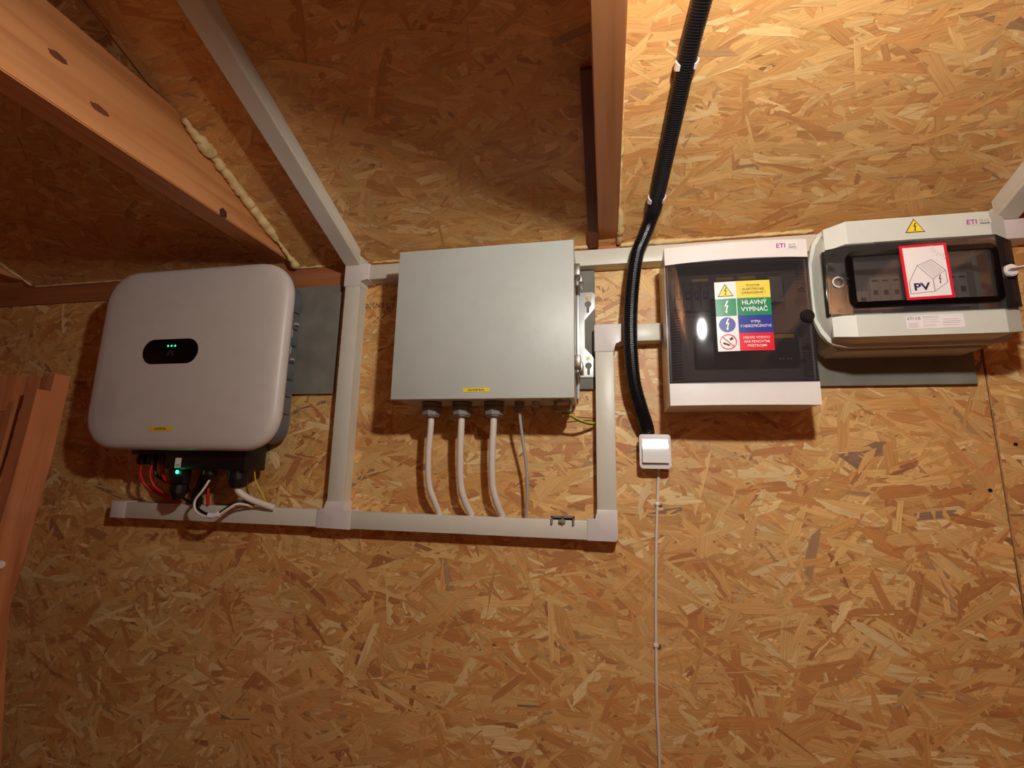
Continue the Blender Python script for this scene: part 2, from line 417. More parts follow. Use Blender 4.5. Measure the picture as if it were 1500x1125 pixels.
# sloping ceiling
cl = thing('ceiling', None, None, 0, 0, CZ, kind='structure')
Ls = (RD + 0.02) / cs
for k, (x0, x1) in enumerate(((RX0, -0.8765), (-0.8745, 1.62), (1.622, RX1))):
    P0 = V(x0, -0.0, CZ)
    pn = sheet('osb_panel', P0, (1, 0, 0), (0, -cs, sn), x1 - x0, Ls, 0.0125, OSB_C, cl, (1.7 * k + 0.4, 2.2 * k))
    ua, ub = max(x0, -2.15) + .0012, min(x1, 1.40) - .0012
    if ub > ua: strands(P0, (1, 0, 0), (0, -cs, sn), ua - x0, ub - x0, .001, 1.0, pn, 60 + k, flat=0.38, spread=.42)
# the rest of the attic room
flr = sheet('floor', V(RX0, 0, -H), (0, -1, 0), (1, 0, 0), RD, RX1 - RX0, 0.03, FLOORM, None, kind='structure')
top = ceilz(RD)
def gable(name, x, t):
    bm = bmesh.new(); uvl = bm.loops.layers.uv.new('UVMap')
    P = [(0, -H), (RD, -H), (RD, top), (0, CZ)]
    a = [bm.verts.new(V(x, d, z)) for d, z in P]; b = [bm.verts.new(V(x + t, d, z)) for d, z in P]
    bm.faces.new(a); bm.faces.new(b)
    for i in range(4): bm.faces.new((a[i], a[(i + 1) % 4], b[(i + 1) % 4], b[i]))
    for f in bm.faces:
        for l in f.loops: l[uvl].uv = (-l.vert.co.y, l.vert.co.z)
    put(name, bm, OSB_R, None, smooth=0, kind='structure')
gable('wall_left', RX0, -0.02); gable('wall_right', RX1, 0.02)
sheet('wall_front', V(RX1, RD, -H), (-1, 0, 0), (0, 0, 1), RX1 - RX0, H + top, 0.02, OSB_R, None, kind='structure')

# tie joists: horizontal timbers that run into the slope
JB, JT = 0.559, 0.716
def joist(x0, x1, label):
    d_in = (JB - CZ) / T; d_out = (JT - CZ) / T
    prof = [(d_in + 0.001, JB), (RD - 0.002, JB), (RD - 0.002, JT), (d_out + 0.002, JT)]
    bm = bmesh.new()
    a = [bm.verts.new(V(x0, d, z)) for d, z in prof]; b = [bm.verts.new(V(x1, d, z)) for d, z in prof]
    bm.faces.new(a); bm.faces.new(b)
    for i in range(4): bm.faces.new((a[i], a[(i + 1) % 4], b[(i + 1) % 4], b[i]))
    bmesh.ops.bevel(bm, geom=bm.edges[:], offset=0.002, segments=2, affect='EDGES')
    return tag(put('tie_joist', bm, WOOD_J, None, origin=V(x0, 0.1, JB)), label, 'joist', 'pine tie joists under the sloping ceiling')
joist(-0.0125, 0.0330, 'reddish pine joist running overhead left of the black conduit, above the grey steel cabinet')
joist(-0.9120, -0.8550, 'bright orange pine joist running overhead above the white inverter, with knots and foam')
jm = [o for o in COL.objects if o.name.startswith('tie_joist')][-1]
KNOT = plain('knot_brown', (112, 60, 40), .5, .08, scale=120); KNOTD = plain('knot_dark', (84, 46, 38), .5, .08, scale=120)
for (kd, kz), a_, b_, km in zip([(0.6187, 0.6396), (0.5476, 0.6032), (0.2665, 0.568)], (.014, .016, .011), (.006, .006, .011), (KNOT, KNOT, KNOTD)):
    bm = bmesh.new(); rr = random.Random(int(kd * 1e4)); f_ = []
    for hh in (0.0, 0.0004): f_.append([bm.verts.new(V(-0.8550 + hh, kd + math.cos(2 * PI * k / 18) * a_ * (1 + .12 * math.sin(k * 2.1)), kz + math.sin(2 * PI * k / 18) * b_ * (1 + .12 * math.cos(k * 1.7)))) for k in range(18)])
    bm.faces.new(f_[0]); bm.faces.new(f_[1])
    for k in range(18): bm.faces.new((f_[0][k], f_[0][(k + 1) % 18], f_[1][(k + 1) % 18], f_[1][k]))
    put('knot', bm, km, jm)
joist(-1.8560, -1.8000, 'dim pine joist end in the dark corner at the far left')
joist(0.9300, 0.9860, 'pine joist overhead right of the ceiling trunking at the far right')

# dark lath along the left foot of the middle joist
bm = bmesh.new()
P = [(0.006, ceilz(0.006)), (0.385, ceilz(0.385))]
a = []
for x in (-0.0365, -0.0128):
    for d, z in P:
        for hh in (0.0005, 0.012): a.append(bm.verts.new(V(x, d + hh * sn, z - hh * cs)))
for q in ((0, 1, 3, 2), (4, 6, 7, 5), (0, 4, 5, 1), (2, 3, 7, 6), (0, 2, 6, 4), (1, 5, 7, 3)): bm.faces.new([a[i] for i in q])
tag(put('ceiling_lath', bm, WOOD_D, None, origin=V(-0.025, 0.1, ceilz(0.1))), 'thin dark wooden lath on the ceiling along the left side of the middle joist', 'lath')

# ------------------------------------------------------------------ expanding foam
def foam(pts, r, label, seed, lump=0.5, step=0.006, flat=False):
    rnd = random.Random(seed); bm = bmesh.new(); path = []
    P = [Vector(p) for p in pts]
    for A, C in zip(P, P[1:]):
        n = max(2, int((C - A).length / step)); path += [A.lerp(C, i / n) for i in range(n)]
    path.append(P[-1])
    rs = []; v = r
    for i in range(len(path)):
        v = max(r * 0.45, min(r * 1.7, v + rnd.gauss(0, r * 0.28 * lump + 0.0001))); rs.append(v)
    rs[0] = rs[-1] = r * 0.3
    path = [p + Vector((rnd.gauss(0, r * .12), rnd.gauss(0, r * .1), rnd.gauss(0, r * .12))) for p in path]
    tube(bm, [tuple(p) for p in path], r, 8, raw=True, rf=lambda i: rs[i])
    return tag(put('foam_bead', bm, FOAM, None, origin=V(*pts[0]), smooth=80), label, 'foam', 'beads of expanding foam in the joints')
foam([(-0.8475, 0.006, ceilz(0.006) - .003), (-0.846, 0.12, ceilz(0.12) - 0.005), (-0.846, 0.24, ceilz(0.24) - 0.006), (-0.846, 0.33, ceilz(0.33) - 0.007)], 0.0074, 'lumpy cream foam bead along the right foot of the bright orange joist', 1, 0.8)
foam([(-0.846, 0.32, ceilz(0.32) - 0.007), (-0.845, 0.36, ceilz(0.36) - 0.009), (-0.847, 0.405, ceilz(0.405) - 0.011)], 0.0115, 'thicker blob of cream foam at the upper end of the bead on the orange joist', 2, 0.45)
foam([(0.0365, 0.004, ceilz(0.004) - .002), (0.0375, 0.30, ceilz(0.30) - 0.002), (0.038, 0.40, ceilz(0.40) - .002)], 0.0062, 'thin cream foam bead along the right foot of the middle joist', 3, 0.7)
foam([(0.036, 0.004, CZ - .003), (0.25, 0.004, CZ - .003), (0.47, 0.004, CZ - .002)], 0.005, 'thin cream foam bead in the wall and ceiling corner above the distribution box', 4, 0.5)
foam([(-0.620, 0.004, CZ - .003), (-0.30, 0.004, CZ - .003), (-0.014, 0.004, CZ - .002)], 0.0042, 'thin cream foam bead in the ceiling corner above the grey steel cabinet', 5, 0.5)
foam([(-0.855, 0.004, CZ - .003), (-0.80, 0.004, CZ - .004), (-0.74, 0.004, CZ - .002)], 0.004, 'short ragged foam bead in the corner left of the ceiling trunking', 6, 0.9)
foam([(-1.795, 0.006, CZ - .001), (-1.795, 0.20, ceilz(0.20) - 0.003)], 0.0034, 'faint foam bead beside the dim far left joist', 7, 0.8)
foam([(-1.79, 0.004, CZ - .003), (-1.35, 0.004, CZ - .003), (-0.92, 0.004, CZ - .003)], 0.0020, 'very thin foam line in the dark corner above the inverter', 8, 0.6)

# ------------------------------------------------------------------ cable trunking
def trunk(x0, x1, z0, z1, label, horiz):
    t = thing('cable_trunking', label, 'cable trunking', (x0 + x1) / 2, 0, (z0 + z1) / 2, 'straight lengths of white cable trunking')
    put('trunking_base', B(x0, x1, 0.0005, 0.031, z0, z1, bev=0.0006, seg=1), PVC, t)
    if horiz: bm = B(x0, x1, 0.0314, 0.040, z0 - 0.0008, z1 + 0.0008, bev=0.0016)
    else: bm = B(x0 - 0.0008, x1 + 0.0008, 0.0314, 0.040, z0, z1, bev=0.0016)
    put('trunking_lid', bm, PVC, t); return t
trunk(-1.2600, -0.6910, -0.1425, -0.1030, 'lower horizontal white trunking under the inverter, with an end cap on its left', True)
trunk(-0.6080, -0.0430, -0.1435, -0.1050, 'lower horizontal white trunking where four cables from the grey cabinet enter', True)
trunk(-0.6705, -0.6300, -0.0840, 0.4710, 'tall vertical white trunking between the inverter and the grey cabinet', False)
trunk(-0.6080, 0.7600, 0.4860, 0.5240, 'long white trunking under the ceiling, passing behind the grey cabinet and the boxes', True)
trunk(0.8450, 1.9000, 0.4860, 0.5240, 'white trunking leaving the frame right of the glazed switch box', True)
trunk(-0.0230, 0.0175, -0.0810, 0.2740, 'right vertical white trunking rising between grey cabinet and wall switch', False)
trunk(0.0350, 0.1260, 0.2960, 0.3350, 'short horizontal white trunking crossing behind the black conduit', True)

def fitting(pts, label, cat, d1=0.0425, seams=()):
    t = thing('trunking_fitting', label, cat, sum(p[0] for p in pts) / len(pts), 0, sum(p[1] for p in pts) / len(pts), 'moulded fittings joining the white trunking')
    put('fitting_shell', prism(bmesh.new(), pts, 0.0002, d1, bev=0.0022), PVCF, t); return t
fitting([(-1.305, -0.144), (-1.258, -0.144), (-1.258, -0.1005), (-1.305, -0.1005)], 'small white end cap closing the left end of the lower trunking', 'end cap', 0.0415)
fitting([(-0.694, -0.145), (-0.605, -0.1465), (-0.605, -0.1035), (-0.6265, -0.1015), (-0.6265, -0.082), (-0.674, -0.082), (-0.674, -0.1005), (-0.694, -0.1005)],
        'white tee where the tall vertical trunking meets the lower trunking', 'tee fitting')
fitting([(-0.0455, -0.1455), (0.0150, -0.1455), (0.0200, -0.1405), (0.0200, -0.0800), (-0.0255, -0.0800), (-0.0255, -0.0990), (-0.0275, -0.1010), (-0.0455, -0.1010)],
        'white corner piece at the lower right end of the trunking', 'corner fitting')
fitting([(-0.675, 0.4690), (-0.6285, 0.4690), (-0.6285, 0.4835), (-0.6050, 0.4835), (-0.6050, 0.5290), (-0.675, 0.5290)],
        'white tee under the ceiling at the top of the tall vertical trunking', 'tee fitting')
fitting([(-0.0255, 0.2720), (0.0205, 0.2720), (0.0205, 0.2900), (0.0230, 0.2930), (0.0365, 0.2930), (0.0365, 0.3375), (-0.0220, 0.3375), (-0.0255, 0.3340)],
        'white corner piece left of the black conduit', 'corner fitting')
fitting([(0.755, 0.4840), (0.850, 0.4840), (0.850, 0.5275), (0.755, 0.5275)],
        'white tee under the ceiling behind the glazed switch box, where the sloping trunking starts', 'tee fitting')

def ceil_trunk(xa, xb, w_, dmax, label, da=0.044):
    t = thing('cable_trunking', label, 'cable trunking', xa, 0.02, ceilz(0.02), 'straight lengths of white cable trunking')
    for nm, h0, h1, e in (('trunking_base', 0.0006, 0.031, 0.0), ('trunking_lid', 0.0314, 0.040, 0.0008)):
        bm = bmesh.new(); v = []
        for (d, x) in ((da, xa), (dmax, xb)):
            for xx in (x - e, x + w_ + e):
                for h in (h0, h1): v.append(bm.verts.new(V(xx, d + h * sn if d > 0.1 else 0.043 - 0.0 * h, (ceilz(d) - h * cs) if d > 0.1 else ceilz(0.043 - h * sn) - h * cs)))
        for q in ((0, 1, 3, 2), (4, 6, 7, 5), (0, 4, 5, 1), (2, 3, 7, 6), (0, 2, 6, 4), (1, 5, 7, 3)): bm.faces.new([v[i] for i in q])
        bmesh.ops.bevel(bm, geom=bm.edges[:], offset=0.0012, segments=2, affect='EDGES')
        put(nm, bm, PVC, t)
    # the stub that turns down to the wall fitting
    put('trunking_stub', prism(bmesh.new(), [(xa, 0.527), (xa + w_, 0.527), (xa + w_, 0.5525), (xa, 0.5525)], 0.0005, 0.0425, bev=0.001), PVC, t)
ceil_trunk(-0.674, -0.684, 0.041, 2.6, 'white trunking running up the sloping ceiling right of the orange joist')
ceil_trunk(0.789, 0.812, 0.041, 2.6, 'white trunking running up the sloping ceiling at the right edge')

# ------------------------------------------------------------------ cement boards
for x0, x1, z0, z1, lb in ((-1.235, -0.7010, 0.1880, 0.4870, 'grey cement board showing to the right of the white inverter'),
                           (-0.420, -0.0235, 0.1905, 0.4850, 'grey cement board behind the steel cabinet with the metal hanging plate on it'),
                           (0.4290, 0.7365, 0.1900, 0.4780, 'grey cement board showing below the glazed switch box')):
    tag(put('cement_board', B(x0, x1, 0.0003, 0.0120, z0, z1, bev=0.0008, seg=1), CEM, None, origin=V((x0 + x1) / 2, 0, z0)), lb, 'board', 'grey cement boards behind the devices')

# ------------------------------------------------------------------ inverter
iv = thing('solar_inverter', 'large white rounded inverter with a black oval display, on a grey cement board', 'inverter', -1.035, 0.012, 0.033)
iv_pts = rrect(-1.3105, -0.7575, 0.0330, 0.5035, 0.096, 12, 2.25)
bm = bmesh.new()
def lay(pts, d, s=1.0, cx=-1.034, cz=0.268, off=0.0):
    out = []
    for x, z in pts:
        dx, dz = x - cx, z - cz; L = math.hypot(dx, dz); k = (L - off) / L
        out.append(bm.verts.new(V(cx + dx * k, d, cz + dz * k)))
    return out
rings = [lay(iv_pts, 0.112, off=0.012), lay(iv_pts, 0.114, off=0.003), lay(iv_pts, 0.122), lay(iv_pts, 0.130), lay(iv_pts, 0.137, off=0.0025), lay(iv_pts, 0.1425, off=0.008), lay(iv_pts, 0.1460, off=0.018), lay(iv_pts, 0.1485, off=0.045), lay(iv_pts, 0.1500, off=0.12)]
n = len(iv_pts); bm.faces.new(rings[0]); bm.faces.new(rings[-1])
for A_, C_ in zip(rings, rings[1:]):
    for k in range(n): bm.faces.new((A_[k], A_[(k + 1) % n], C_[(k + 1) % n], C_[k]))
put('front_cover', bm, INVW, iv, smooth=60)
ib = put('heat_sink_body', prism(bmesh.new(), rrect(-1.245, -0.808, 0.055, 0.485, 0.04, 6), 0.024, 0.1115, bev=0.004), INVB, iv)
for i in range(7):
    z = 0.13 + i * 0.045
    put('side_rib', B(-0.810, -0.802, 0.034, 0.100, z, z + 0.022, bev=0.002), INVB, ib)
put('wall_bracket', B(-1.20, -0.86, 0.0125, 0.0235, 0.30, 0.44, bev=0.001), ZINC, iv)
bm = bmesh.new(); box(bm, -0.8115, -0.8075, 0.046, 0.054, 0.268, 0.372, bev=0.001)
box(bm, -0.8075, -0.792, 0.046, 0.054, 0.365, 0.370); box(bm, -0.8075, -0.795, 0.046, 0.054, 0.270, 0.275)
put('bracket_clip', bm, CRM, iv)
pl = Plane(-1.0710, 0.1504, 0.2775, math.radians(0.6))
disp = put('display_oval', prism(bmesh.new(), rrect(-1.1525, -0.9890, 0.2455, 0.3090, 0.0316, 10), 0.1490, 0.1512, bev=0.0007), BLKG, iv)
pl = Plane(-1.0705, 0.1513, 0.2775)
for dx in (-0.0105, 0.0, 0.0105): put('status_light', pl.disc(bmesh.new(), dx + 0.003, 0.0135, 0.0024), LEDS, disp)
bm = bmesh.new()
for k in range(8):
    a = math.radians(200 - k * 31.4 + 0); ca, sa = math.cos(a), math.sin(a); cx_, cy_ = 0.002, -0.008
    pl.poly(bm, [(cx_ + ca * 0.0025 - sa * 0.0012, cy_ + sa * 0.0025 + ca * 0.0012), (cx_ + ca * 0.0095 - sa * 0.0028, cy_ + sa * 0.0095 + ca * 0.0028), (cx_ + ca * 0.0105, cy_ + sa * 0.0105), (cx_ + ca * 0.0095 + sa * 0.0028, cy_ + sa * 0.0095 - ca * 0.0028), (cx_ + ca * 0.0025 + sa * 0.0012, cy_ + sa * 0.0025 - ca * 0.0012)], 0.0003, 0.0002)
put('emblem', bm, plain('emblem_dark_grey', (46, 44, 48), 0.4), disp)
pl = Plane(-1.0665, 0.1484, 0.0830, math.radians(0.5))
lb = put('name_label', pl.rect(bmesh.new(), -0.034, 0.034, -0.0052, 0.0052, 0.0008, 0.0012), YEL, iv, label='small yellow label')
pl.text('INVERTER', 0, 0, 0.0075, INK, lb, 0.0010, bold=0.02)
# connectors under the inverter
put('connection_block', B(-1.086, -0.855, 0.034, 0.108, -0.013, 0.0545, bev=0.004), BLK, iv)
put('connection_rail', B(-1.195, -1.086, 0.040, 0.104, 0.022, 0.0545, bev=0.003), BLK, iv)
MC = (-1.184, -1.152, -1.118, -1.0925)
for x in MC:
    bm = bmesh.new(); cyl(bm, (x, 0.08, 0.024), (0, 0, -1), 0.0105, 0.013, 16, 0.0125); cyl(bm, (x, 0.08, 0.011), (0, 0, -1), 0.0125, 0.014, 16, 0.0098)
    box(bm, x - 0.014, x + 0.014, 0.074, 0.086, 0.004, 0.010, bev=0.001)
    put('cable_plug', bm, BLK, iv)
cg = put('cable_gland', cyl(cyl(bmesh.new(), (-0.893, 0.078, -0.012), (0, 0, -1), 0.0245, 0.022, 12, bev=0.002), (-0.893, 0.078, -0.034), (0, 0, -1), 0.023, 0.020, 24, 0.019, bev=0.003), BLK, iv)
cm = put('signal_plug', cyl(cyl(bmesh.new(), (-0.968, 0.085, -0.012), (0, 0, -1), 0.0165, 0.014, 16, bev=0.002), (-0.968, 0.085, -0.026), (0, 0, -1), 0.012, 0.010, 16, 0.009), BLK, iv)

dg = thing('communication_dongle', 'black plug-in dongle with a glowing green light under the inverter', 'dongle', -1.044, 0.095, -0.012)
put('dongle_body', B(-1.066, -1.024, 0.082, 0.106, -0.050, -0.0135, bev=0.005), BLK, dg)
put('dongle_cap', cyl(cyl(bmesh.new(), (-1.045, 0.094, -0.050), (0, 0, -1), 0.0205, 0.022, 18, bev=0.002), (-1.045, 0.094, -0.072), (0, 0, -1), 0.017, 0.014, 18, 0.012), BLK, dg)
put('status_light', cyl(bmesh.new(), (-1.0445, 0.106, -0.0195), (0, 1, 0), 0.0042, 0.0016, 16, bev=0.0008), LEDG, dg)
gll = bpy.data.lights.new('dongle_led_glow', 'POINT'); gll.energy = 0.003; gll.color = (0.05, 1.0, 0.45); gll.shadow_soft_size = 0.004
glo = bpy.data.objects.new('dongle_led_glow', gll); COL.objects.link(glo); glo.parent = dg; glo.location = (-1.0445 - dg.location.x, -0.113 - dg.location.y, -0.0195 + H - dg.location.z)
pl = Plane(-1.0435, 0.1084, 0.004, 0)
ds = put('small_label', pl.rect(bmesh.new(), -0.0085, 0.0085, -0.013, 0.011, 0.0006, 0.0006), STW, iv, label='small white printed label')
bm = bmesh.new()
for k in range(4): pl.rect(bm, -0.0062, 0.0062, -0.0105 + k * 0.0016, -0.0098 + k * 0.0016, 0.0009)
put('print_lines', bm, INKG, ds)

def cable(name, pts, r, mat, label, cat='cable', group=None, n=10, sub=6):
    o = put(name, tube(bmesh.new(), pts, r, n, sub), mat, None, origin=V(*pts[0]), smooth=80)
    return tag(o, label, cat, group)
GR = 'red wires from the plugs under the inverter'
cable('red_wire', [(MC[0], .08, -.001), (MC[0], .078, -.03), (-1.172, .066, -.060), (-1.135, .052, -.082), (-1.085, .045, -.0975)], .0035, RED, 'leftmost red wire curving from the first black plug under the inverter', 'wire', GR)
cable('red_wire', [(MC[1], .08, -.001), (MC[1], .080, -.03), (-1.142, .072, -.058), (-1.108, .060, -.082), (-1.078, .050, -.0985)], .0035, RED, 'middle red wire curving from the second black plug under the inverter', 'wire', GR)
cable('red_wire', [(MC[2], .08, -.001), (-1.116, .080, -.022), (-1.100, .080, -.042), (-1.070, .078, -.050)], .0038, RED, 'short right red wire bending behind the black dongle', 'wire', GR)
cable('red_wire', [(-1.005, .046, -.060), (-1.004, .045, -.082), (-1.005, .040, -.103)], .0038, RED, 'short red wire end entering the lower trunking right of the dongle', 'wire', GR)
GB = 'black wires from the plugs under the inverter'
cable('black_wire', [(-1.128, .074, .020), (-1.132, .066, -.030), (-1.125, .058, -.046), (-1.085, .055, -.054), (-1.050, .055, -.066)], .0030, BLK, 'black wire between the second and third red wires', 'wire', GB)
cable('black_wire', [(MC[3], .08, -.001), (-1.096, .076, -.026), (-1.088, .070, -.042), (-1.060, .068, -.050)], .0028, BLK, 'black wire hanging from the fourth black plug', 'wire', GB)
cable('black_wire', [(-1.158, .066, .018), (-1.158, .062, -.022), (-1.140, .056, -.040), (-1.092, .052, -.056), (-1.075, .05, -.085), (-1.03, .046, -.104)], .0034, BLK, 'black wire dropping behind the red wires to the lower trunking', 'wire', GB)
# bundle of black wires behind the dongle
cable('black_wire', [(-1.010, .060, -.012), (-1.022, .058, -.050), (-1.040, .052, -.080), (-1.040, .044, -.1035)], .0065, BLK, 'thick black cable behind the dongle entering the lower trunking', 'wire', GB)
cable('black_wire', [(-0.985, .060, -.012), (-1.000, .060, -.040), (-1.018, .056, -.070), (-1.024, .048, -.1035)], .005, BLK, 'black cable just right of the dongle entering the lower trunking', 'wire', GB)
# looped signal cable
LOOP = [(-0.9665, .086, -.036), (-0.975, .094, -.062), (-0.990, .098, -.088), (-0.984, .098, -.111), (-0.958, .096, -.124), (-0.930, .092, -.122), (-0.908, .086, -.107), (-0.892, .076, -.094), (-0.880, .062, -.0955), (-0.868, .046, -.1025)]
cable('signal_wire', LOOP, .0028, CABW, 'white signal wire looping down over the lower trunking under the inverter', 'wire', 'looped pair of signal wires under the inverter')
LOOP2 = [(x - 0.0045 if i < 3 else x, d - 0.004, z + (0.006 if 3 <= i else 0.0)) for i, (x, d, z) in enumerate(LOOP)]
cable('signal_wire', LOOP2, .0034, BLK, 'black signal wire looping beside the white one under the inverter', 'wire', 'looped pair of signal wires under the inverter')
tag(put('tape_wrap', tube(bmesh.new(), [(-0.950, .0935, -.1215), (-0.938, .0915, -.1215), (-0.924, .089, -.1165)], .0072, 12, 4), STW, None, origin=V(-0.938, .09, -.121)), 'white tape wrapped round the looped signal wires', 'tape')
cable('ac_cable', [(-0.893, .078, -.053), (-0.888, .074, -.066), (-0.866, .062, -.082), (-0.838, .050, -.094), (-0.812, .040, -.1035)], .0082, CABW, 'thick white cable from the big black gland under the inverter to the trunking')
cable('earth_wire', [(-0.865, .060, -.012), (-0.862, .055, -.038), (-0.853, .046, -.062), (-0.842, .036, -.088), (-0.836, .03, -.103)], .0016, YELW, 'thin yellow wire right of the thick white inverter cable', 'wire')

# ------------------------------------------------------------------ grey steel cabinet
cb = thing('steel_cabinet', 'light grey square steel cabinet with a yellow label, left of the middle joist', 'cabinet', -0.268, 0.012, 0.150)
put('cabinet_body', B(-0.468, -0.067, 0.0165, 0.128, 0.1515, 0.4985, bev=0.002), GREYM, cb)
put('cabinet_door', B(-0.4705, -0.0645, 0.1285, 0.148, 0.1495, 0.4998, bev=0.0018), GREYM, cb)
pl = Plane(-0.2735, 0.1482, 0.1685)
lb = put('name_label', pl.rect(bmesh.new(), -0.0295, 0.0295, -0.0042, 0.0042, 0.0005, 0.0005), YEL, cb, label='small yellow label')
pl.text('BACKUP BOX', 0, 0, 0.0058, INK, lb, 0.0008, bold=0.02)
hp = [(-0.110, 0.427), (-0.029, 0.427), (-0.0235, 0.4215), (-0.0235, 0.385), (-0.049, 0.3570), (-0.049, 0.2880), (-0.0235, 0.2600), (-0.0235, 0.2225), (-0.029, 0.217), (-0.110, 0.217)]
mp_ = put('hanging_plate', prism(bmesh.new(), hp, 0.0122, 0.0162, bev=0.0008), ZINC, cb, label='bright metal hanging plate with keyholes')
pl = Plane(0, 0.0163, 0)
for zc in (0.3965, 0.2455):
    bm = bmesh.new(); pl.disc(bm, -0.0400, zc, 0.0078, 0.0003); pl.rect(bm, -0.0433, -0.0367, zc - 0.019, zc - 0.004, 0.00031); pl.disc(bm, -0.0400, zc - 0.019, 0.0033, 0.00032)
    put('keyhole', bm, CEM, mp_)
for zc in (0.4135, 0.2635):
    bm = cyl(bmesh.new(), (-0.0400, 0.0162, zc), (0, 1, 0), 0.0055, 0.0028, 20, bev=0.001)
    box(bm, -0.0430, -0.0370, 0.0185, 0.0194, zc - 0.0008, zc + 0.0008); box(bm, -0.0408, -0.0392, 0.0185, 0.0194, zc - 0.003, zc + 0.003)
    put('screw', bm, BRASS, mp_)
for z0, z1 in ((0.419, 0.4530), (0.213, 0.2460)):
    put('door_latch', box(B(-0.0665, -0.0525, 0.092, 0.128, z0 + 0.006, z1, bev=0.0025), -0.058, -0.0495, 0.050, 0.098, z0 + 0.002, z1 - 0.009, bev=0.002), LATCHM, cb)
put('rear_flange', B(-0.0665, -0.0605, 0.017, 0.030, 0.165, 0.485, bev=0.001), ZINC, cb)
for gx in (-0.3965, -0.3235, -0.2485):
    g = put('cable_gland', cyl(cyl(bmesh.new(), (gx, 0.085, 0.1515), (0, 0, -1), 0.0225, 0.0105, 24, bev=0.001), (gx, 0.085, 0.1395), (0, 0, -1), 0.0235, 0.0215, 8, 0.0215, bev=0.003), GLAND, cb)
    put('sealing_ring', cyl(bmesh.new(), (gx, 0.085, 0.1412), (0, 0, -1), 0.0222, 0.0020, 24), RUB, g)
    put('sealing_ring', cyl(bmesh.new(), (gx, 0.085, 0.1512), (0, 0, -1), 0.0232, 0.0018, 24), RUB, g)
put('small_gland', cyl(cyl(bmesh.new(), (-0.1895, 0.088, 0.1515), (0, 0, -1), 0.0112, 0.008, 16, bev=0.001), (-0.1895, 0.088, 0.1430), (0, 0, -1), 0.0105, 0.0160, 8, 0.0085, bev=0.002), GLAND, cb)
put('blanking_plug', cyl(cyl(bmesh.new(), (-0.1525, 0.088, 0.1515), (0, 0, -1), 0.0095, 0.008, 16, bev=0.001), (-0.1525, 0.088, 0.1435), (0, 0, -1), 0.0068, 0.004, 8), CRM, cb)
bm = bmesh.new(); box(bm, -0.112, -0.1085, 0.060, 0.100, 0.131, 0.152); box(bm, -0.079, -0.0755, 0.060, 0.100, 0.131, 0.152); box(bm, -0.112, -0.0755, 0.060, 0.100, 0.1285, 0.1315, bev=0.0006)
ea = put('earth_bracket', bm, GLAND, cb)
put('earth_bolt', cyl(cyl(bmesh.new(), (-0.0935, 0.080, 0.1290), (0, 0, -1), 0.0045, 0.005, 6), (-0.0935, 0.080, 0.1245), (0, 0, -1), 0.0025, 0.006, 10), BRASS, ea)
for bx in (-0.130, -0.095, -0.078):
    put('screw', cyl(bmesh.new(), (bx, 0.135, 0.1500), (0, 0, -1), 0.0022, 0.0014, 10), SCRW, cb)

GC = 'white cables hanging from the grey cabinet'
def drop(x, xe, bow, r, mat, label, zt=0.118):
    cable('power_cable', [(x, .085, zt + .004), (x - .001, .083, zt - .03), (x - bow * .7, .072, 0.03), (x - bow * .7, .058, -.035), (x + (xe - x) * .25, .044, -.074), (xe, .028, -.1035)], r, mat, label, 'cable', GC)
drop(-0.3965, -0.386, 0.011, .0073, CABW, 'left thick white cable from the grey cabinet down to the lower trunking')
drop(-0.3235, -0.308, 0.006, .0078, CABW, 'middle thick white cable from the grey cabinet down to the lower trunking')
drop(-0.2485, -0.236, 0.007, .0078, CABW, 'right thick white cable from the grey cabinet down to the lower trunking')
tag(put('data_cable', tube(bmesh.new(), [(-0.1895, .088, .130), (-0.188, .082, .105), (-0.1835, .068, .06), (-0.178, .055, .01), (-0.1765, .045, -.045), (-0.180, .032, -.1035)], .0034, 10), CABG, None, origin=V(-.1895, .088, .13)), 'thin grey cable from the smallest gland of the grey cabinet', 'cable')
ew = tag(put('earth_wire', tube(bmesh.new(), [(-0.090, .080, .1245), (-0.078, .078, .122), (-0.060, .060, .1125), (-0.040, .035, .1085), (-0.0245, .018, .110)], .0028, 8), YELW, None, origin=V(-.09, .08, .124)), 'short yellow-green wire from the grey cabinet to the right vertical trunking', 'wire')
put('green_stripe', tube(bmesh.new(), [(-0.078, .0785, .1205), (-0.060, .0605, .1110), (-0.040, .0355, .1070), (-0.0245, .0185, .1085)], .0023, 8), GRNW, ew, label='green stripe')
put('cable_lug', cyl(bmesh.new(), (-0.0945, .080, .1252), (1, 0, -0.15), .0034, .014, 12), BRASS, ew, label='brass cable lug')
cable('thin_wire', [(-0.088, .03, .126), (-0.055, .015, .1235), (-0.0235, .010, .1225)], .0011, STAMP, 'hair-thin dark wire above the yellow-green wire', 'wire')
# grey clip on the trunking
bm = bmesh.new()
for x0 in (-0.123, -0.0995, -0.076): box(bm, x0, x0 + 0.0035, 0.030, 0.048, -0.1120, -0.0965)
box(bm, -0.123, -0.0725, 0.030, 0.034, -0.1045, -0.0965); box(bm, -0.123, -0.0725, 0.030, 0.048, -0.0990, -0.0960); box(bm, -0.106, -0.092, 0.036, 0.049, -0.110, -0.103, bev=0.0015)
tag(put('rail_clip', bm, GLAND, None, origin=V(-.098, .04, -.1045)), 'small grey plastic clip resting on the lower trunking beside its right corner', 'clip')

# printed mark on the wall
pl = Plane(-0.583, 0.0016, 0.4275, PI)
st = pl.text('OSB/3-EN300 F', 0, 0, 0.020, STAMP, wb, 0.0002, name='printed_mark', width=0.125)

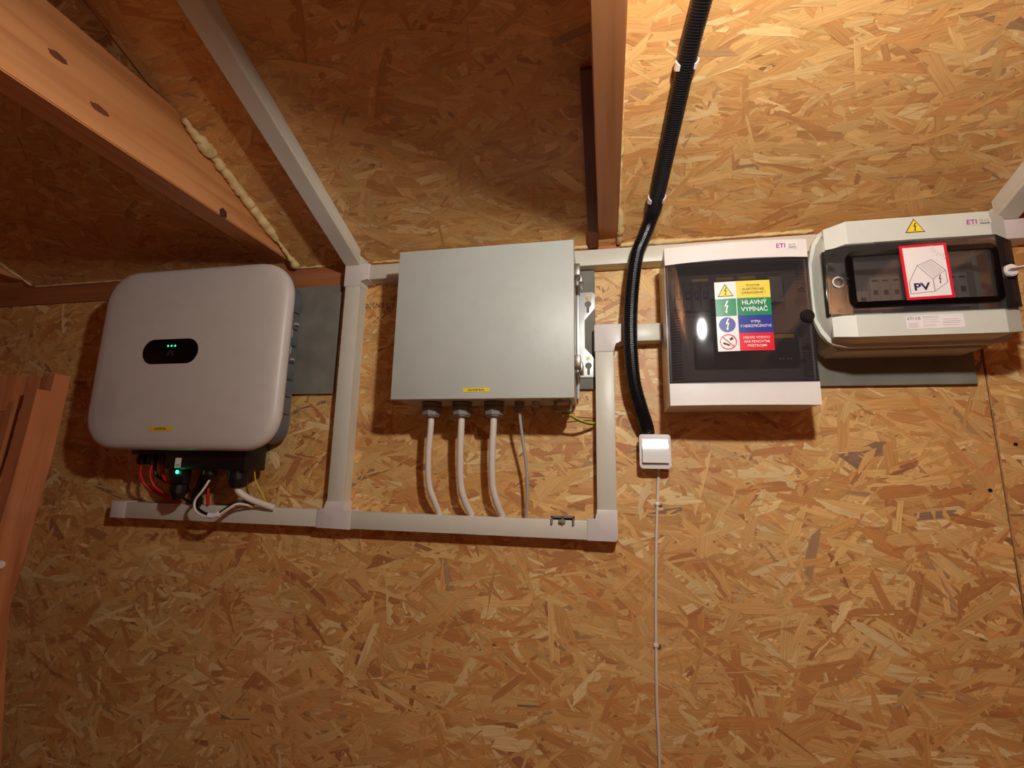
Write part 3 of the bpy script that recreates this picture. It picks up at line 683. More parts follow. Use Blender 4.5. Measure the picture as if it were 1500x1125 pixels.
# ------------------------------------------------------------------ consumer unit with smoked door
db = thing('distribution_box', 'white distribution box with a smoked door and a four-colour warning sticker', 'electrical box', 0.265, 0.0, 0.135)
CX0, CX1, CZ0, CZ1 = 0.1262, 0.4022, 0.1345, 0.4735
XM = (CX0 + CX1) / 2; HW = (CX1 - CX0) / 2
def bulge(x, s): return s * (1 - ((x - XM) / HW) ** 2)
def curved(x0, x1, z0, z1, dfun, thick, n=24, bev=0.0, bmx=None, corner=0.0):
    bm = bmx or bmesh.new(); F, Bk = [], []
    for i in range(n + 1):
        x = x0 + (x1 - x0) * i / n
        F.append((bm.verts.new(V(x, dfun(x), z0)), bm.verts.new(V(x, dfun(x), z1))))
        Bk.append((bm.verts.new(V(x, dfun(x) - thick, z0)), bm.verts.new(V(x, dfun(x) - thick, z1))))
    for i in range(n):
        bm.faces.new((F[i][0], F[i + 1][0], F[i + 1][1], F[i][1])); bm.faces.new((Bk[i][0], Bk[i][1], Bk[i + 1][1], Bk[i + 1][0]))
        bm.faces.new((F[i][1], F[i + 1][1], Bk[i + 1][1], Bk[i][1])); bm.faces.new((F[i][0], Bk[i][0], Bk[i + 1][0], F[i + 1][0]))
    for i in (0, n): bm.faces.new((F[i][0], F[i][1], Bk[i][1], Bk[i][0]))
    if bev:
        es = [e for e in bm.edges if e.calc_face_angle(0) > 1.0 and all(abs(v.co.y + dfun(v.co.x)) < 1e-4 for v in e.verts)]
        bmesh.ops.bevel(bm, geom=es, offset=bev, segments=3, affect='EDGES')
    return bm
# shell of the box, open at the front
bm = bmesh.new()
box(bm, CX0 + .002, CX1 - .002, 0.0005, 0.004, CZ0 + .002, CZ1 - .002)
box(bm, CX0 + .001, CX0 + .004, 0.004, 0.115, CZ0 + .001, CZ1 - .001); box(bm, CX1 - .004, CX1 - .001, 0.004, 0.115, CZ0 + .001, CZ1 - .001)
box(bm, CX0 + .004, CX1 - .004, 0.004, 0.115, CZ0 + .001, CZ0 + .004); box(bm, CX0 + .004, CX1 - .004, 0.004, 0.115, CZ1 - .004, CZ1 - .001)
put('housing', bm, WHITE, db)
fr_s = 0.008
fd = lambda x: 0.1265 + bulge(x, fr_s)
put('upper_band', curved(CX0, CX1, 0.4350, CZ1, fd, 0.018, bev=0.003), WHITE, db)
put('lower_band', curved(CX0, CX1, CZ0, 0.1795, fd, 0.018, bev=0.003), WHITE, db)
for xa in (CX0, CX1 - 0.006): put('side_frame', B(xa, xa + 0.006, 0.1085, 0.120, 0.1795, 0.4350), WHITE, db)
dd = lambda x: 0.1275 + bulge(x, 0.013)
dr = put('smoked_door', curved(CX0 + 0.0008, CX1 - 0.0008, 0.1800, 0.4345, dd, 0.0022, n=36), SMOKE, db, label='dark translucent curved door')
bm = bmesh.new()
for zz in (0.1808, 0.4322): curved(CX0 + 0.001, CX1 - 0.001, zz, zz + 0.0015, lambda x: dd(x) - 0.0026, 0.004, n=24, bmx=bm)
box(bm, CX0 + .0015, CX0 + .003, 0.118, 0.124, 0.182, 0.433); box(bm, CX1 - .003, CX1 - .0015, 0.118, 0.124, 0.182, 0.433)
put('door_rim', bm, BLKG, dr)
bm = bmesh.new()
for k in range(26):
    z = 0.187 + k * 0.0058
    curved(0.133, 0.152, z, z + 0.0022, lambda x: dd(x) + 0.0006, 0.0008, n=3, bmx=bm)
    if k < 12: curved(0.374, 0.392, z + .002, z + 0.0038, lambda x: dd(x) + 0.0004, 0.0006, n=3, bmx=bm)
for k in range(10):
    curved(0.374, 0.392, 0.36 + k * .0062, 0.3618 + k * .0062, lambda x: dd(x) + 0.0004, 0.0006, n=3, bmx=bm)
put('grip_ribs', bm, SMOKE, dr, kind='stuff')
put('door_knob', cyl(bmesh.new(), (0.3890, dd(0.389) - 0.002, 0.3095), (0.1, 1, 0), 0.0135, 0.0085, 24, 0.0120, bev=0.002), BLK, dr)
for zc in (0.3675, 0.2475): put('door_pin', cyl(cyl(bmesh.new(), (0.3860, dd(.386) - .008, zc), (0, 1, 0), 0.0042, 0.0050, 12), (0.380, dd(.386) - .0075, zc), (1, 0, 0), 0.0025, 0.012, 8), BLKG, dr)
# inside
pan = put('inner_panel', B(CX0 + .005, CX1 - .005, 0.070, 0.074, CZ0 + .03, CZ1 - .03, bev=0.001), plain('inner_panel_grey', (150, 140, 136), .5), db)
bm = bmesh.new()
pts = rrect(CX0 + .03, CX1 - .03, 0.335, 0.425, 0.01, 4)
put('panel_frame', prism(bmesh.new(), pts, 0.0742, 0.0765, bev=0.001), plain('panel_frame_grey', (118, 110, 108), .5), pan)
for k in range(4):
    x = 0.150 + k * 0.0178
    br = put('circuit_breaker', B(x, x + 0.0172, 0.0768, 0.088, 0.345, 0.410, bev=0.001), plain('breaker_body', (112, 108, 108), .5) if k == 0 else bpy.data.materials['breaker_body'], pan)
    put('toggle', B(x + 0.004, x + 0.013, 0.088, 0.096, 0.3705, 0.385, bev=0.001), TOG, br)
bm = B(0.338, 0.364, 0.0768, 0.090, 0.356, 0.412, bev=0.001); put('module', bm, CRM, pan)
mt = put('energy_meter', B(0.185, 0.386, 0.0768, 0.092, 0.222, 0.290, bev=0.004), BLK, pan)
put('meter_screen', B(0.345, 0.371, 0.092, 0.0935, 0.243, 0.270), BLKG, mt)
for k, x in enumerate((0.348, 0.3535, 0.3615, 0.367)): put('meter_button', cyl(bmesh.new(), (x, 0.092, 0.2335), (0, 1, 0), 0.0018, 0.0015, 10), CRM, mt)
pl = Plane(0.355, 0.0922, 0.281); lab = put('name_label', pl.rect(bmesh.new(), -0.022, 0.022, -0.004, 0.004), YEL, mt, label='small yellow label')
for i, x in enumerate((0.205, 0.255, 0.30)):
    pl = Plane(x, 0.0768, 0.4175); put('name_label', pl.rect(bmesh.new(), -0.017, 0.017, -0.0035, 0.0035), YEL, pan, label='small yellow label')
# the warning sticker, bent to the curve of the door
SX0, SX1, SZ0, SZ1 = 0.2195, 0.3235, 0.2405, 0.3855
stk = put('warning_sticker', curved(SX0, SX1, SZ0, SZ1, lambda x: dd(x) + 0.0006, 0.0005, n=8), STW, dr, label='white, yellow, green, blue and red warning sticker')
class Curved(Plane):
    def __init__(s): pass
    def p(s, x, y, h=0.0): return V(x, dd(x) + 0.0006 + h, y)
C_ = Curved()
xm = 0.2592; q = (SZ1 - SZ0) / 4
fld = thing('sticker_print', None, None, 0.2715, 0.14, 0.2405); fld.parent = db; fld.location = V(0.2715, 0.14, 0.2405) - db.location
def cfield(x0, x1, z0, z1, mat, name, h=0.0003): return put(name, curved(x0, x1, z0, z1, lambda x: dd(x) + 0.0006 + h, 0.0002, n=6), mat, fld)
cfield(xm + .0008, SX1, SZ1 - q, SZ1, STY, 'yellow_field'); cfield(xm + .0008, SX1, SZ1 - 2 * q, SZ1 - q, STG, 'green_field')
cfield(xm + .0008, SX1, SZ0 + q, SZ0 + 2 * q, STB, 'blue_field'); cfield(xm + .0008, SX1, SZ0, SZ0 + q, STR, 'red_field')
cfield(SX0, xm - .0008, SZ1 - 2 * q, SZ1 - q, STG, 'green_field')
xt = (xm + SX1) / 2 + .0005; xi = (SX0 + xm) / 2
C_.text('POZOR\nELEKTRICKÉ\nZARIADENIE !', xt, SZ1 - q / 2, 0.0066, INK, fld, 0.0008, width=0.045)
C_.text('HLAVNÝ\nVYPÍNAČ', xt, SZ1 - 1.5 * q + .001, 0.0125, STW, fld, 0.0008, bold=0.02, width=0.050)
C_.text('VYPNI\nV NEBEZPEČENSTVE', xt, SZ0 + 1.5 * q, 0.0078, STW, fld, 0.0008, bold=0.004, width=0.058)
C_.text('NEHAS VODOU\nANI PENOVÝMI\nPRÍSTROJMI', xt, SZ0 + 0.5 * q, 0.0072, STW, fld, 0.0008, bold=0.004, width=0.049)
bm = bmesh.new(); zc = SZ1 - q * .52; C_.poly(bm, [(xi - .0150, zc - .0125), (xi + .0150, zc - .0125), (xi, zc + .0145)], 0.0005, .0002); put('warning_triangle', bm, INK, fld)
bm = bmesh.new(); C_.poly(bm, [(xi - .0128, zc - .0112), (xi + .0128, zc - .0112), (xi, zc + .0118)], 0.0007, .0002); put('warning_triangle', bm, STYT, fld)
put('bolt_symbol', bolt(C_, bmesh.new(), xi, zc - .002, .0085, .0010), INK, fld)
put('bolt_symbol', bolt(C_, bmesh.new(), xi, SZ1 - 1.5 * q, .0135, .0010, 1.0), STW, fld)
put('mandatory_disc', C_.disc(bmesh.new(), xi, SZ0 + 1.5 * q, .0155, .0006), STB, fld)
put('bolt_symbol', bolt(C_, bmesh.new(), xi, SZ0 + 1.5 * q, .0125, .0010, 1.0), STW, fld)
zc = SZ0 + .5 * q + .001
bm = bmesh.new(); C_.poly(bm, [(xi - .010, zc - .004), (xi + .002, zc - .009), (xi + .003, zc - .006), (xi - .009, zc)], .0006, .0002); C_.poly(bm, [(xi + .002, zc + .006), (xi + .007, zc + .010), (xi + .010, zc + .006), (xi + .005, zc + .002)], .0006, .0002)
put('prohibition_picture', bm, INK, fld)
bm = bmesh.new(); C_.ring(bm, xi, zc, .0148, .0020, .0009); C_.line(bm, [(xi - .0102, zc + .0102), (xi + .0102, zc - .0102)], .0020, .0010); put('prohibition_ring', bm, STR, fld)
# maker's badge
pl = Plane(0.3525, fd(0.3525) + .0003, 0.4600); bd = put('maker_badge', Plane(0.363, fd(.363) - .0002, .4600, yaw=0.02).poly(bmesh.new(), rrect(-.021, .021, -.0072, .0072, .003, 4), .0008, .0006), STW, db)
pl = Plane(0.363, fd(0.363), 0.4600, yaw=0.02)
pl.text('ETI', -.0105, 0, 0.0135, PUR, bd, 0.0011, bold=0.02)
pl.text('CE', .0135, .0012, 0.0062, INKG, bd, 0.0011)
bm = bmesh.new()
for k in range(2): pl.rect(bm, .004, .018, -.0050 + k * .0016, -.0042 + k * .0016, .0011)
pl.ring(bm, .0065, .0015, .0022, .0007, .0011, 12); put('print_lines', bm, INKG, bd)

# ------------------------------------------------------------------ weatherproof box with glazed door
sb = thing('weatherproof_switch_box', 'light grey weatherproof box with a glazed dark door, white knob and PV sticker', 'electrical box', 0.583, 0.012, 0.25)
put('base_housing', prism(bmesh.new(), [(0.449, 0.262), (0.462, 0.249), (0.712, 0.249), (0.726, 0.262), (0.726, 0.488), (0.712, 0.500), (0.462, 0.500), (0.449, 0.488)], 0.0125, 0.075, bev=0.001), GREYP, sb)
DX0, DX1, DZ0, DZ1 = 0.4215, 0.7455, 0.2520, 0.4985
DM = (DX0 + DX1) / 2
def dfr(x):                                        # front profile: flat middle, bevelled ends
    e = min(x - DX0, DX1 - x)
    return 0.134 + 0.018 * min(1, max(0, (e - 0.007) / 0.036))
def dbk(z):                                        # rear seam of the cover
    k = abs(z - (DZ0 + DZ1) / 2) / ((DZ1 - DZ0) / 2)
    return 0.070 if k < 0.45 else (0.070 + 0.030 * min(1, (k - 0.45) / 0.25))
xs = [DX0, DX0 + .007, DX0 + .043, DM, DX1 - .043, DX1 - .007, DX1]
def cov_outline():
    """(X, Z) outline, chamfered corners, dense on the sides"""
    z = [DZ0 + .012, DZ0 + .030, DZ0 + .062, DZ0 + .095, DZ0 + .15, DZ0 + .184, DZ0 + .215, DZ1 - .012]
    L_ = [(DX0 + (0.012 if (a < DZ0 + .02 or a > DZ1 - .02) else 0), a) for a in z]
    R_ = [(DX1 - (0.012 if (a < DZ0 + .02 or a > DZ1 - .02) else 0), a) for a in z[::-1]]
    topz = [(DX0 + .020, DZ1 - .006), (DX0 + .043, DZ1), (DM, DZ1 + .001), (DX1 - .043, DZ1), (DX1 - .020, DZ1 - .006)]
    botz = [(DX1 - .020, DZ0 + .006), (DX1 - .043, DZ0), (DM, DZ0), (DX0 + .043, DZ0), (DX0 + .020, DZ0 + .006)]
    return L_ + topz + R_ + botz
OL = cov_outline(); bm = bmesh.new()
cxx, czz = DM, (DZ0 + DZ1) / 2
def shr(p, o):
    x, z = p; sx = (DX1 - DX0) / 2; sz = (DZ1 - DZ0) / 2
    return (cxx + (x - cxx) * (1 - o / sx), czz + (z - czz) * (1 - o / sz))
r0 = [bm.verts.new(V(x, dbk(z), z)) for x, z in [shr(p, -0.003) for p in OL]]
r1 = [bm.verts.new(V(x, dbk(z) + .010, z)) for x, z in [shr(p, -0.003) for p in OL]]
r2 = [bm.verts.new(V(x, dbk(z) + .011, z)) for x, z in [shr(p, 0.003) for p in OL]]
r3 = [bm.verts.new(V(x, dfr(x) - .006, z)) for x, z in [shr(p, 0.006) for p in OL]]
r4 = [bm.verts.new(V(x, dfr(x) - .001, z)) for x, z in [shr(p, 0.009) for p in OL]]
n = len(OL)
for A_, B_ in ((r0, r1), (r1, r2), (r2, r3), (r3, r4)):
    for k in range(n): bm.faces.new((A_[k], A_[(k + 1) % n], B_[(k + 1) % n], B_[k]))
put('cover_sides', bm, GREYP, sb, smooth=50)
# front bands above and below the door
def band(z0, z1, name, off=0.0, x0=DX0 + .009, x1=DX1 - .009, t=0.006, mat=GREYP, par=None, trim=0.006):
    bm = bmesh.new(); X = [x0, x0 + (.034 if x0 < DX0 + .012 else .03), DM, x1 - (.034 if x0 < DX0 + .012 else .03), x1]; F, K = [], []
    for i, x in enumerate(X):
        e = trim if i in (0, 4) else 0
        za, zb = z0 + (e if z0 < czz - .05 and name != 'door_leaf' or name == 'door_leaf' else 0), z1 - (e if z1 > czz + .05 else 0)
        F.append((bm.verts.new(V(x, dfr(x) + off, za)), bm.verts.new(V(x, dfr(x) + off, zb)))); K.append((bm.verts.new(V(x, dfr(x) + off - t, za)), bm.verts.new(V(x, dfr(x) + off - t, zb))))
    for i in range(4):
        bm.faces.new((F[i][0], F[i + 1][0], F[i + 1][1], F[i][1])); bm.faces.new((K[i][0], K[i][1], K[i + 1][1], K[i + 1][0]))
        bm.faces.new((F[i][1], F[i + 1][1], K[i + 1][1], K[i][1])); bm.faces.new((F[i][0], K[i][0], K[i + 1][0], F[i + 1][0]))
    for i in (0, 4): bm.faces.new((F[i][0], F[i][1], K[i][1], K[i][0]))
    return put(name, bm, mat, par or sb, smooth=12)
band(0.4425, DZ1 - .0065, 'upper_band'); band(DZ0 + .0065, 0.3035, 'lower_band')
leaf = band(0.3020, 0.4440, 'door_leaf', off=0.0045, x0=DX0 + .004, x1=DX1 - .006, t=0.003, mat=SMOKE2, trim=0.007)
leaf['label'] = 'dark translucent door'
# dark rim strip of the door
put('hinge_edge', B(DX0 + .0035, DX0 + .0085, 0.124, 0.136, 0.306, 0.439, bev=0.001), BLKG, leaf)
WX0, WX1, WZ0, WZ1 = 0.4560, 0.7020, 0.3145, 0.4260
def framering(x0, x1, z0, z1, r, wd, d0, d1, name, mat, par):
    O = rrect(x0, x1, z0, z1, r, 6); I = rrect(x0 + wd, x1 - wd, z0 + wd, z1 - wd, max(r - wd, .002), 6); bm = bmesh.new(); n = len(O)
    vs = [[bm.verts.new(V(x, d, z)) for x, z in P] for P, d in ((O, d0), (O, d1), (I, d1 + .001), (I, d0))]
    for a_, b_ in ((0, 1), (1, 2), (2, 3), (3, 0)):
        for k in range(n): bm.faces.new((vs[a_][k], vs[a_][(k + 1) % n], vs[b_][(k + 1) % n], vs[b_][k]))
    return put(name, bm, mat, par, smooth=50)
framering(WX0, WX1, WZ0, WZ1, 0.014, 0.0095, 0.1475, 0.1590, 'window_frame', BLKG, leaf)
for x, z in ((DX0 + .022, 0.430), (DX0 + .022, 0.3135), (DX1 - .018, 0.3140)):
    put('cover_screw', cyl(bmesh.new(), (x, 0.136, z), (0, 1, 0), 0.0052, 0.006, 16), BLK, leaf)
bm = bmesh.new(); Plane(DX0 + .022, 0.1465, 0.3700).ring(bm, 0, 0, 0.010, .003, 0.001, 20); put('hinge_screw_ring', bm, MODG, leaf)
put('hinge_screw', cyl(bmesh.new(), (DX0 + .022, 0.134, 0.3700), (0, 1, 0), 0.0065, 0.006, 16), MODG, leaf)
kb = put('knob', cyl(bmesh.new(), (0.7205, dfr(.7205) + .0045, 0.3735), (0.15, 1, 0), 0.0118, 0.0085, 28, 0.0112, bev=0.0015), WHITE, leaf, label='white turning knob')
put('knob_collar', cyl(bmesh.new(), (0.7205, dfr(.7205) + .0040, 0.3735), (0.15, 1, 0), 0.0150, 0.0028, 28), BLKG, leaf)
bm = bmesh.new(); c0 = V(0.7215, dfr(.7205) + .013, 0.3735)
vs = [bm.verts.new(c0 + Vector(p)) for p in ((-.010, 0, -.0025), (-.010, 0, .0025), (.0120, -.002, .0035), (.0120, -.002, -.0005), (-.008, -.010, -.001), (-.008, -.010, .001), (.0125, -.010, .003), (.0125, -.010, .001))]
for qd in ((0, 1, 2, 3), (4, 7, 6, 5), (0, 4, 5, 1), (3, 2, 6, 7), (1, 5, 6, 2), (0, 3, 7, 4)): bm.faces.new([vs[i] for i in qd])
put('knob_grip', bm, WHITE, leaf)
# inside: cream shroud with fuse holders, seen through the window
ins = put('inner_shroud', B(DX0 + .035, DX1 - .035, 0.080, 0.084, 0.285, 0.470, bev=.001), plain('shroud_grey', (150, 148, 144), .5), sb)
for x0, cnt in ((0.5190, 3), (0.6500, 2)):
    for k in range(cnt):
        x = x0 + k * 0.0182
        fh = put('fuse_holder', B(x, x + .0176, 0.084, 0.102, 0.326, 0.394, bev=.001), MODG, ins)
        bm = bmesh.new(); box(bm, x + .004, x + .0135, 0.102, 0.1035, 0.384, 0.387); box(bm, x + .003, x + .0145, .102, .103, 0.335, 0.344); box(bm, x + .005, x + .0125, .102, .103, .356, .366)
        put('holder_marks', bm, INK, fh)
sh_ = put('switch_module', B(0.4915, 0.5165, 0.084, 0.100, 0.328, 0.366, bev=.001), MODG, ins)
put('rocker', B(0.5010, 0.5095, 0.100, 0.103, 0.336, 0.352), BLK, sh_)
# PV sticker
SA = math.radians(1.2)
pl = Plane(0.5842, 0.1598, 0.3772, SA)
pv = put('pv_sticker', pl.rect(bmesh.new(), -.0385, .0385, -.0535, .0535, .0008, .0008), STR, sb, label='red-bordered white PV sticker')
put('white_field', pl.rect(bmesh.new(), -.0335, .0335, -.0485, .0485, .0011, .0003), STW, pv)
bm = bmesh.new(); hw = 0.0009
A1, A2, A3, A4, A5 = (-.031, -.042), (-.031, -.020), (-.014, .012), (.008, -.016), (.008, -.040)
pl.line(bm, [A1, A2, A3, A4, A5], hw, .0014, True); pl.line(bm, [A3, (.010, .022), (.030, .000), A4], hw, .0014); pl.line(bm, [(.030, .000), (.030, -.024), A5], hw, .0014)
for k in range(11):
    t0 = (k + 1) / 12
    a_ = (A3[0] + (A4[0] - A3[0]) * t0 + .003, A3[1] + (A4[1] - A3[1]) * t0 + .001); b_ = (.010 + .020 * t0 - .003, .022 - .022 * t0 - .001)
    pl.line(bm, [a_, b_], .0005, .0014)
put('house_drawing', bm, INKG, pv)
bm = bmesh.new()
for k in range(8):
    a = math.radians(178 + k * 14); pl.line(bm, [(.0335 + math.cos(a) * .016, .0485 + math.sin(a) * .016), (.0335 + math.cos(a) * (.022 if k % 2 else .024), .0485 + math.sin(a) * (.022 if k % 2 else .024))] if .0335 + math.cos(a) * .024 < .0335 else [(.032, .024), (.032, .020)], .0007, .0014)
put('sun_drawing', bm, INKL, pv)
pl.text('PV', -.0120, -.0300, .0195, NAVY, pv, .0014, bold=0.03, width=.026)
put('bolt_symbol', bolt(pl, bmesh.new(), .0190, -.0175, .0085, .0014, .8), INK, pv)
# triangle, badge, rating plate
pl = Plane(0.5800, 0.1521, 0.4710)
tr = put('warning_triangle', pl.poly(bmesh.new(), [(-.0165, -.0115), (.0165, -.0115), (.0, .0165)], .0005, .0005), INK, sb, label='small yellow warning triangle')
put('yellow_field', pl.poly(bmesh.new(), [(-.0142, -.0102), (.0142, -.0102), (.0, .0140)], .0008, .0003), STYT, tr)
put('bolt_symbol', bolt(pl, bmesh.new(), 0, -.0010, .0085, .0011, 1.0), INK, tr)
pl = Plane(0.6830, 0.1521, 0.4720)
bd = put('maker_badge', pl.poly(bmesh.new(), rrect(-.021, .021, -.0070, .0070, .003, 4), .0005, .0005), GREYP, sb)
pl.text('ETI', -.0100, 0, 0.0130, PUR, bd, 0.0008, bold=0.02); pl.text('CE', .0135, .0018, 0.0060, INKG, bd, 0.0008)
bm = bmesh.new(); pl.rect(bm, .003, .0185, -.0048, -.0024, .0008); pl.ring(bm, .0055, .0022, .0022, .0007, .0008, 12); put('print_lines', bm, INKG, bd)
pl = Plane(0.5910, 0.1521, 0.2830, SA * .6)
rp = put('rating_plate', pl.rect(bmesh.new(), -.0460, .0460, -.0128, .0128, .0005, .0005), STW, sb, label='white printed rating plate')
pl.text('ETI CE', -.0330, .0070, .0075, INKG, rp, .0008, bold=.01, width=.021)
bm = bmesh.new()
for x0, x1, ys in ((-.0430, -.0230, (-.010, -.0075, -.005, -.0025)), (-.0190, .0080, (-.009, -.006, -.001, .003, .007, .0095)), (.0120, .0420, (-.008, -.004, -.001, .003))):
    for y in ys: pl.rect(bm, x0, x1 - random.Random(int(y * 1e5)).uniform(0, .008), y, y + .0007, .0008)
put('print_lines', bm, INKL, rp)

# ------------------------------------------------------------------ wall switch, its cable, the black conduit
sw = thing('wall_switch', 'white surface-mounted rocker switch below the black conduit', 'switch', 0.1017, 0.0, 0.0098)
put('back_box', prism(bmesh.new(), rrect(0.0715, 0.1322, 0.0120, 0.0815, 0.005, 5), 0.0005, 0.0275, bev=0.001), WHITE, sw)
put('frame', prism(bmesh.new(), rrect(0.0690, 0.1348, 0.0098, 0.0838, 0.0055, 6), 0.0278, 0.0385, bev=0.0025, seg=3), WHITE, sw)
bm = bmesh.new()
prof_r = [(.0225, .0470), (.0400, .0466), (.0500, .0457), (.0570, .0444), (.0640, .0428), (.0733, .0404)]
rows = [[bm.verts.new(V(x, d, z)) for x in (.0748, .1292)] for z, d in prof_r]; bk = [[bm.verts.new(V(x, .036, z)) for x in (.0748, .1292)] for z, d in prof_r]
for i in range(5):
    bm.faces.new((rows[i][0], rows[i][1], rows[i + 1][1], rows[i + 1][0])); bm.faces.new((bk[i][0], bk[i + 1][0], bk[i + 1][1], bk[i][1]))
    for k in (0, 1): bm.faces.new((rows[i][k], rows[i + 1][k], bk[i + 1][k], bk[i][k]))
for i in (0, 5): bm.faces.new((rows[i][0], rows[i][1], bk[i][1], bk[i][0]))
put('rocker', bm, plain('white_gloss', (236, 232, 230), .2, .004), sw, smooth=30)

cable('switch_cable', [(0.1115, .010, .014), (0.1105, .0045, -.004), (0.1060, .0038, -.066), (0.1010, .0034, -.150), (0.0975, .0036, -.2249), (0.0950, .0038, -.300), (0.0936, .0038, -.3534), (0.0922, .0040, -.415), (0.0915, .0036, -.4762), (0.0930, .004, -.560), (0.0900, .004, -.752)], .0032, CABW, 'thin white cable running down the wall below the switch')
for i, (x, z) in enumerate(((0.1060, -.0660), (0.0936, -.3534), (0.0905, -.640))):
    c = thing('cable_clip', ('upper', 'lower', 'lowest')[i] + ' white nail clip holding the thin cable' + (' just below the switch', ' halfway down the wall', ' near the floor')[i], 'cable clip', x, 0, z, 'nail clips on the thin white cable')
    put('clip_body', B(x - .0052, x + .0050, .0003, .0088, z - .0035, z + .0035, bev=.0018), WHITE, c)
    put('clip_nail', cyl(cyl(bmesh.new(), (x + .0075, .0003, z - .001), (0, 1, 0), .0030, .0060, 12), (x + .0075, .0063, z - .001), (0, 1, 0), .0022, .0016, 12), LATCHM, c)

# corrugated conduit
def rceil(X, d, off): return (X, d + off * sn, ceilz(d) - off * cs)
HP = [rceil(0.290, 1.05, .016), rceil(0.205, 0.75, .016), rceil(0.155, 0.46, .016), rceil(0.143, 0.385, .018), rceil(0.128, 0.25, .018), rceil(0.113, 0.122, .018), (0.1035, .092, .5600), (0.0885, .080, .5250), (0.0745, .073, .4930), (0.0635, .068, .4310), (0.0560, .067, .3500), (0.0548, .066, .2730), (0.0605, .060, .1950), (0.0755, .048, .1340), (0.0855, .033, .1020), (0.0885, .0205, .0862)]
path = smooth_path([Vector(p) for p in HP], 60)
cum = [0]
for a, b in zip(path, path[1:]): cum.append(cum[-1] + (b - a).length)
pitch = 0.0042; step = pitch / 4; res = []; j = 0; s_ = 0
while s_ < cum[-1]:
    while cum[j + 1] < s_: j += 1
    res.append(path[j].lerp(path[j + 1], (s_ - cum[j]) / max(1e-9, cum[j + 1] - cum[j]))); s_ += step
prof = (0.0158, 0.0158, 0.0138, 0.0138)
cnd = put('corrugated_conduit', tube(bmesh.new(), [tuple(p) for p in res], .015, 14, raw=True, rf=lambda i: prof[i % 4]), HOSE, None, origin=V(0.09, .03, .09), smooth=25)
tag(cnd, 'black corrugated conduit winding from the ceiling down to the wall switch', 'conduit')
for i, (X, d) in enumerate(((0.1425, 0.375), (0.1140, 0.128))):
    c = thing('conduit_clip', ('upper white saddle clip holding the black conduit to the ceiling', 'lower white saddle clip holding the black conduit near the wall')[i], 'clip', X, d, ceilz(d), 'white saddle clips on the black conduit')
    for sgn in (-1, 1):
        bm = bmesh.new()
        # claw of the clip: a short curved arm each side
        V0 = []
        for k in range(6):
            ang = math.radians(-45 + k * 19); rx = sgn * math.cos(ang) * .0168; ro = .016 + math.sin(ang) * .0155
            for tt in (-.0068 + 0.0013 * abs(k - 3), .0068 - 0.0013 * abs(k - 3)):
                for rad in (0, .0028):
                    xx = X + rx + sgn * rad * math.cos(ang); oo = ro + rad * math.sin(ang)
                    base = rceil(xx, d, max(.0004, oo)); V0.append(bm.verts.new(V(base[0] + tt * .10, base[1] + tt * cs, base[2] + tt * sn)))
        for k in range(5):
            a_ = V0[k * 4:k * 4 + 4]; b_ = V0[k * 4 + 4:k * 4 + 8]
            for u, v in ((0, 1), (1, 3), (3, 2), (2, 0)): bm.faces.new((a_[u], a_[v], b_[v], b_[u]))
        bm.faces.new((V0[0], V0[1], V0[3], V0[2])); bm.faces.new((V0[20], V0[21], V0[23], V0[22]))
        put('clip_claw', bm, WHITE, c)
    b0 = rceil(X, d, .001)
    put('clip_base', cyl(bmesh.new(), rceil(X, d, .0004), (0, sn, -cs), .012, .0018, 16), WHITE, c)

# ------------------------------------------------------------------ wooden chair at the left edge
ch = thing('wooden_chair', 'reddish brown wooden chair at the left edge, its back turned to the wall', 'chair', -1.26, 0.6, -H)
def bar(path, wx, wd, bev=0.003, x=None):
    """vertical-ish bar with rectangular section; path of (X,d,Z) centres"""
    bm = bmesh.new(); R_ = []
    P = [tuple(p) for p in smooth_path([Vector(p) for p in path], 4)]
    for (X, d, Z) in P:
        R_.append([bm.verts.new(V(X + a, d + b, Z)) for a, b in ((-wx / 2, -wd / 2), (wx / 2, -wd / 2), (wx / 2, wd / 2), (-wx / 2, wd / 2))])
    for A_, B_ in zip(R_, R_[1:]):
        for k in range(4): bm.faces.new((A_[k], A_[(k + 1) % 4], B_[(k + 1) % 4], B_[k]))
    bm.faces.new(R_[0]); bm.faces.new(R_[-1])
    es = [e for e in bm.edges if e.calc_face_angle(0) > 1.0]
    bmesh.ops.bevel(bm, geom=es, offset=bev, segments=2, affect='EDGES'); return bm
def xbar(x0, x1, d, z0, z1, t, curve=0.0, sag=0.0, n=14, dz=0.0):
    bm = bmesh.new(); R_ = []
    for i in range(n + 1):
        u = i / n; x = x0 + (x1 - x0) * u; k = 4 * u * (1 - u); dd_ = d - curve * k; zb = z0 - sag * k
        R_.append([bm.verts.new(V(x, dd_ - t / 2, zb)), bm.verts.new(V(x, dd_ + t / 2, zb)), bm.verts.new(V(x, dd_ + t / 2, z1)), bm.verts.new(V(x, dd_ - t / 2, z1))])
    for A_, B_ in zip(R_, R_[1:]):
        for k in range(4): bm.faces.new((A_[k], A_[(k + 1) % 4], B_[(k + 1) % 4], B_[k]))
    bm.faces.new(R_[0]); bm.faces.new(R_[-1])
    es = [e for e in bm.edges if e.calc_face_angle(0) > 1.0]
    bmesh.ops.bevel(bm, geom=es, offset=0.003, segments=2, affect='EDGES'); return bm
PD = [(.398, .166), (.404, .01), (.417, -.163), (.424, -.235), (.421, -.300), (.396, -.493), (.360, -H + .001)]
XR, XL = -1.053, -1.481
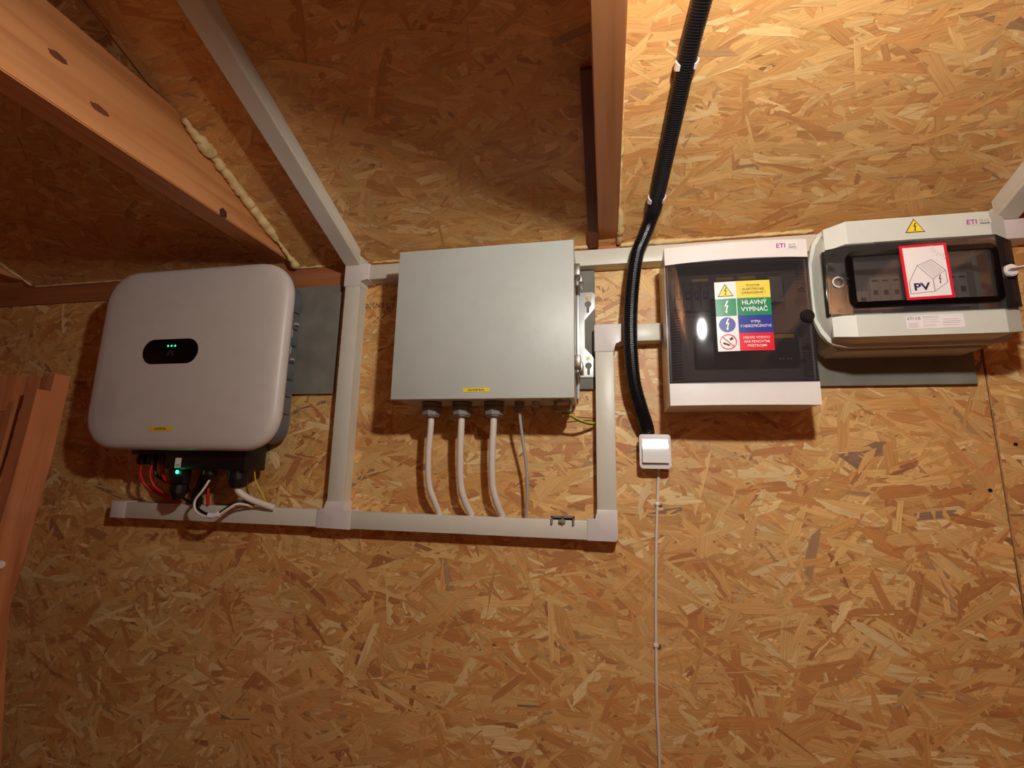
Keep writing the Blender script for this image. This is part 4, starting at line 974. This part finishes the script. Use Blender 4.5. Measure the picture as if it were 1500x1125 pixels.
for X in (XR, XL):
    put('back_leg', bar([(X, d, z) for d, z in PD], .029, .028), WOOD_CH, ch)
    put('support_post', bar([(X + .001, d + .0260, z) for d, z in ((.398, .132), (.404, .01), (.417, -.163), (.424, -.235), (.422, -.275))], .027, .0235, .003), WOOD_CH, ch)
    put('front_leg', bar([(X, .80, -.31), (X, .805, -.55), (X, .81, -H + .001)], .034, .034), WOOD_CH, ch)
put('crest_rail', xbar(XL + .018, XR - .018, .404, .100, .160, .018, curve=-.045, sag=.018), WOOD_CH, ch)
put('lower_rail', xbar(XL + .018, XR - .018, .425, -.098, -.068, .018, curve=-.03), WOOD_CH, ch)
for k in range(5):
    x = XR - .060 - k * .074
    u = (x - XL) / (XR - XL); c = 4 * u * (1 - u)
    put('slat', bar([(x, .404 + .040 * c, .110), (x, .412 + .034 * c, .01), (x, .424 + .028 * c, -.085)], .030, .012, .002), WOOD_CH, ch)
put('seat', B(XL - .010, XR + .010, .430, .830, -.310, -.285, bev=.006), WOOD_CH, ch)
put('seat_apron', box(box(B(XL + .017, XR - .017, .790, .812, -.362, -.3105), XR - .010, XR + .008, .445, .785, -.362, -.3105), XL - .008, XL + .010, .445, .785, -.362, -.3105), WOOD_CH, ch)
put('dowel_plug', cyl(bmesh.new(), (XR + .0165, .440, -.178), (1, 0, 0), .0065, .004, 16, bev=.0015), CRM, ch, label='small pale plug')

# ------------------------------------------------------------------ the lamps (behind and above the picture)
lp = thing('pendant_bulb', 'bare glowing bulb hanging from the sloping ceiling in front of the wall', 'lamp', LAMP[0], -LAMP[1], LAMP[2] - H + .045)
zl = LAMP[2] - H
bm = bmesh.new(); bmesh.ops.create_icosphere(bm, subdivisions=3, radius=0.027, matrix=Matrix.Translation(LAMP)); put('bulb', bm, BULB, lp)
put('socket', cyl(bmesh.new(), (LAMP[0], -LAMP[1], zl + .026), (0, 0, 1), .016, .045, 20, .012), BLK, lp)
put('flex', tube(bmesh.new(), [(LAMP[0], -LAMP[1], zl + .071), (LAMP[0], -LAMP[1], zl + .2), (LAMP[0], -LAMP[1], ceilz(-LAMP[1]) - .001)], .003, 8, 2), BLK, lp)
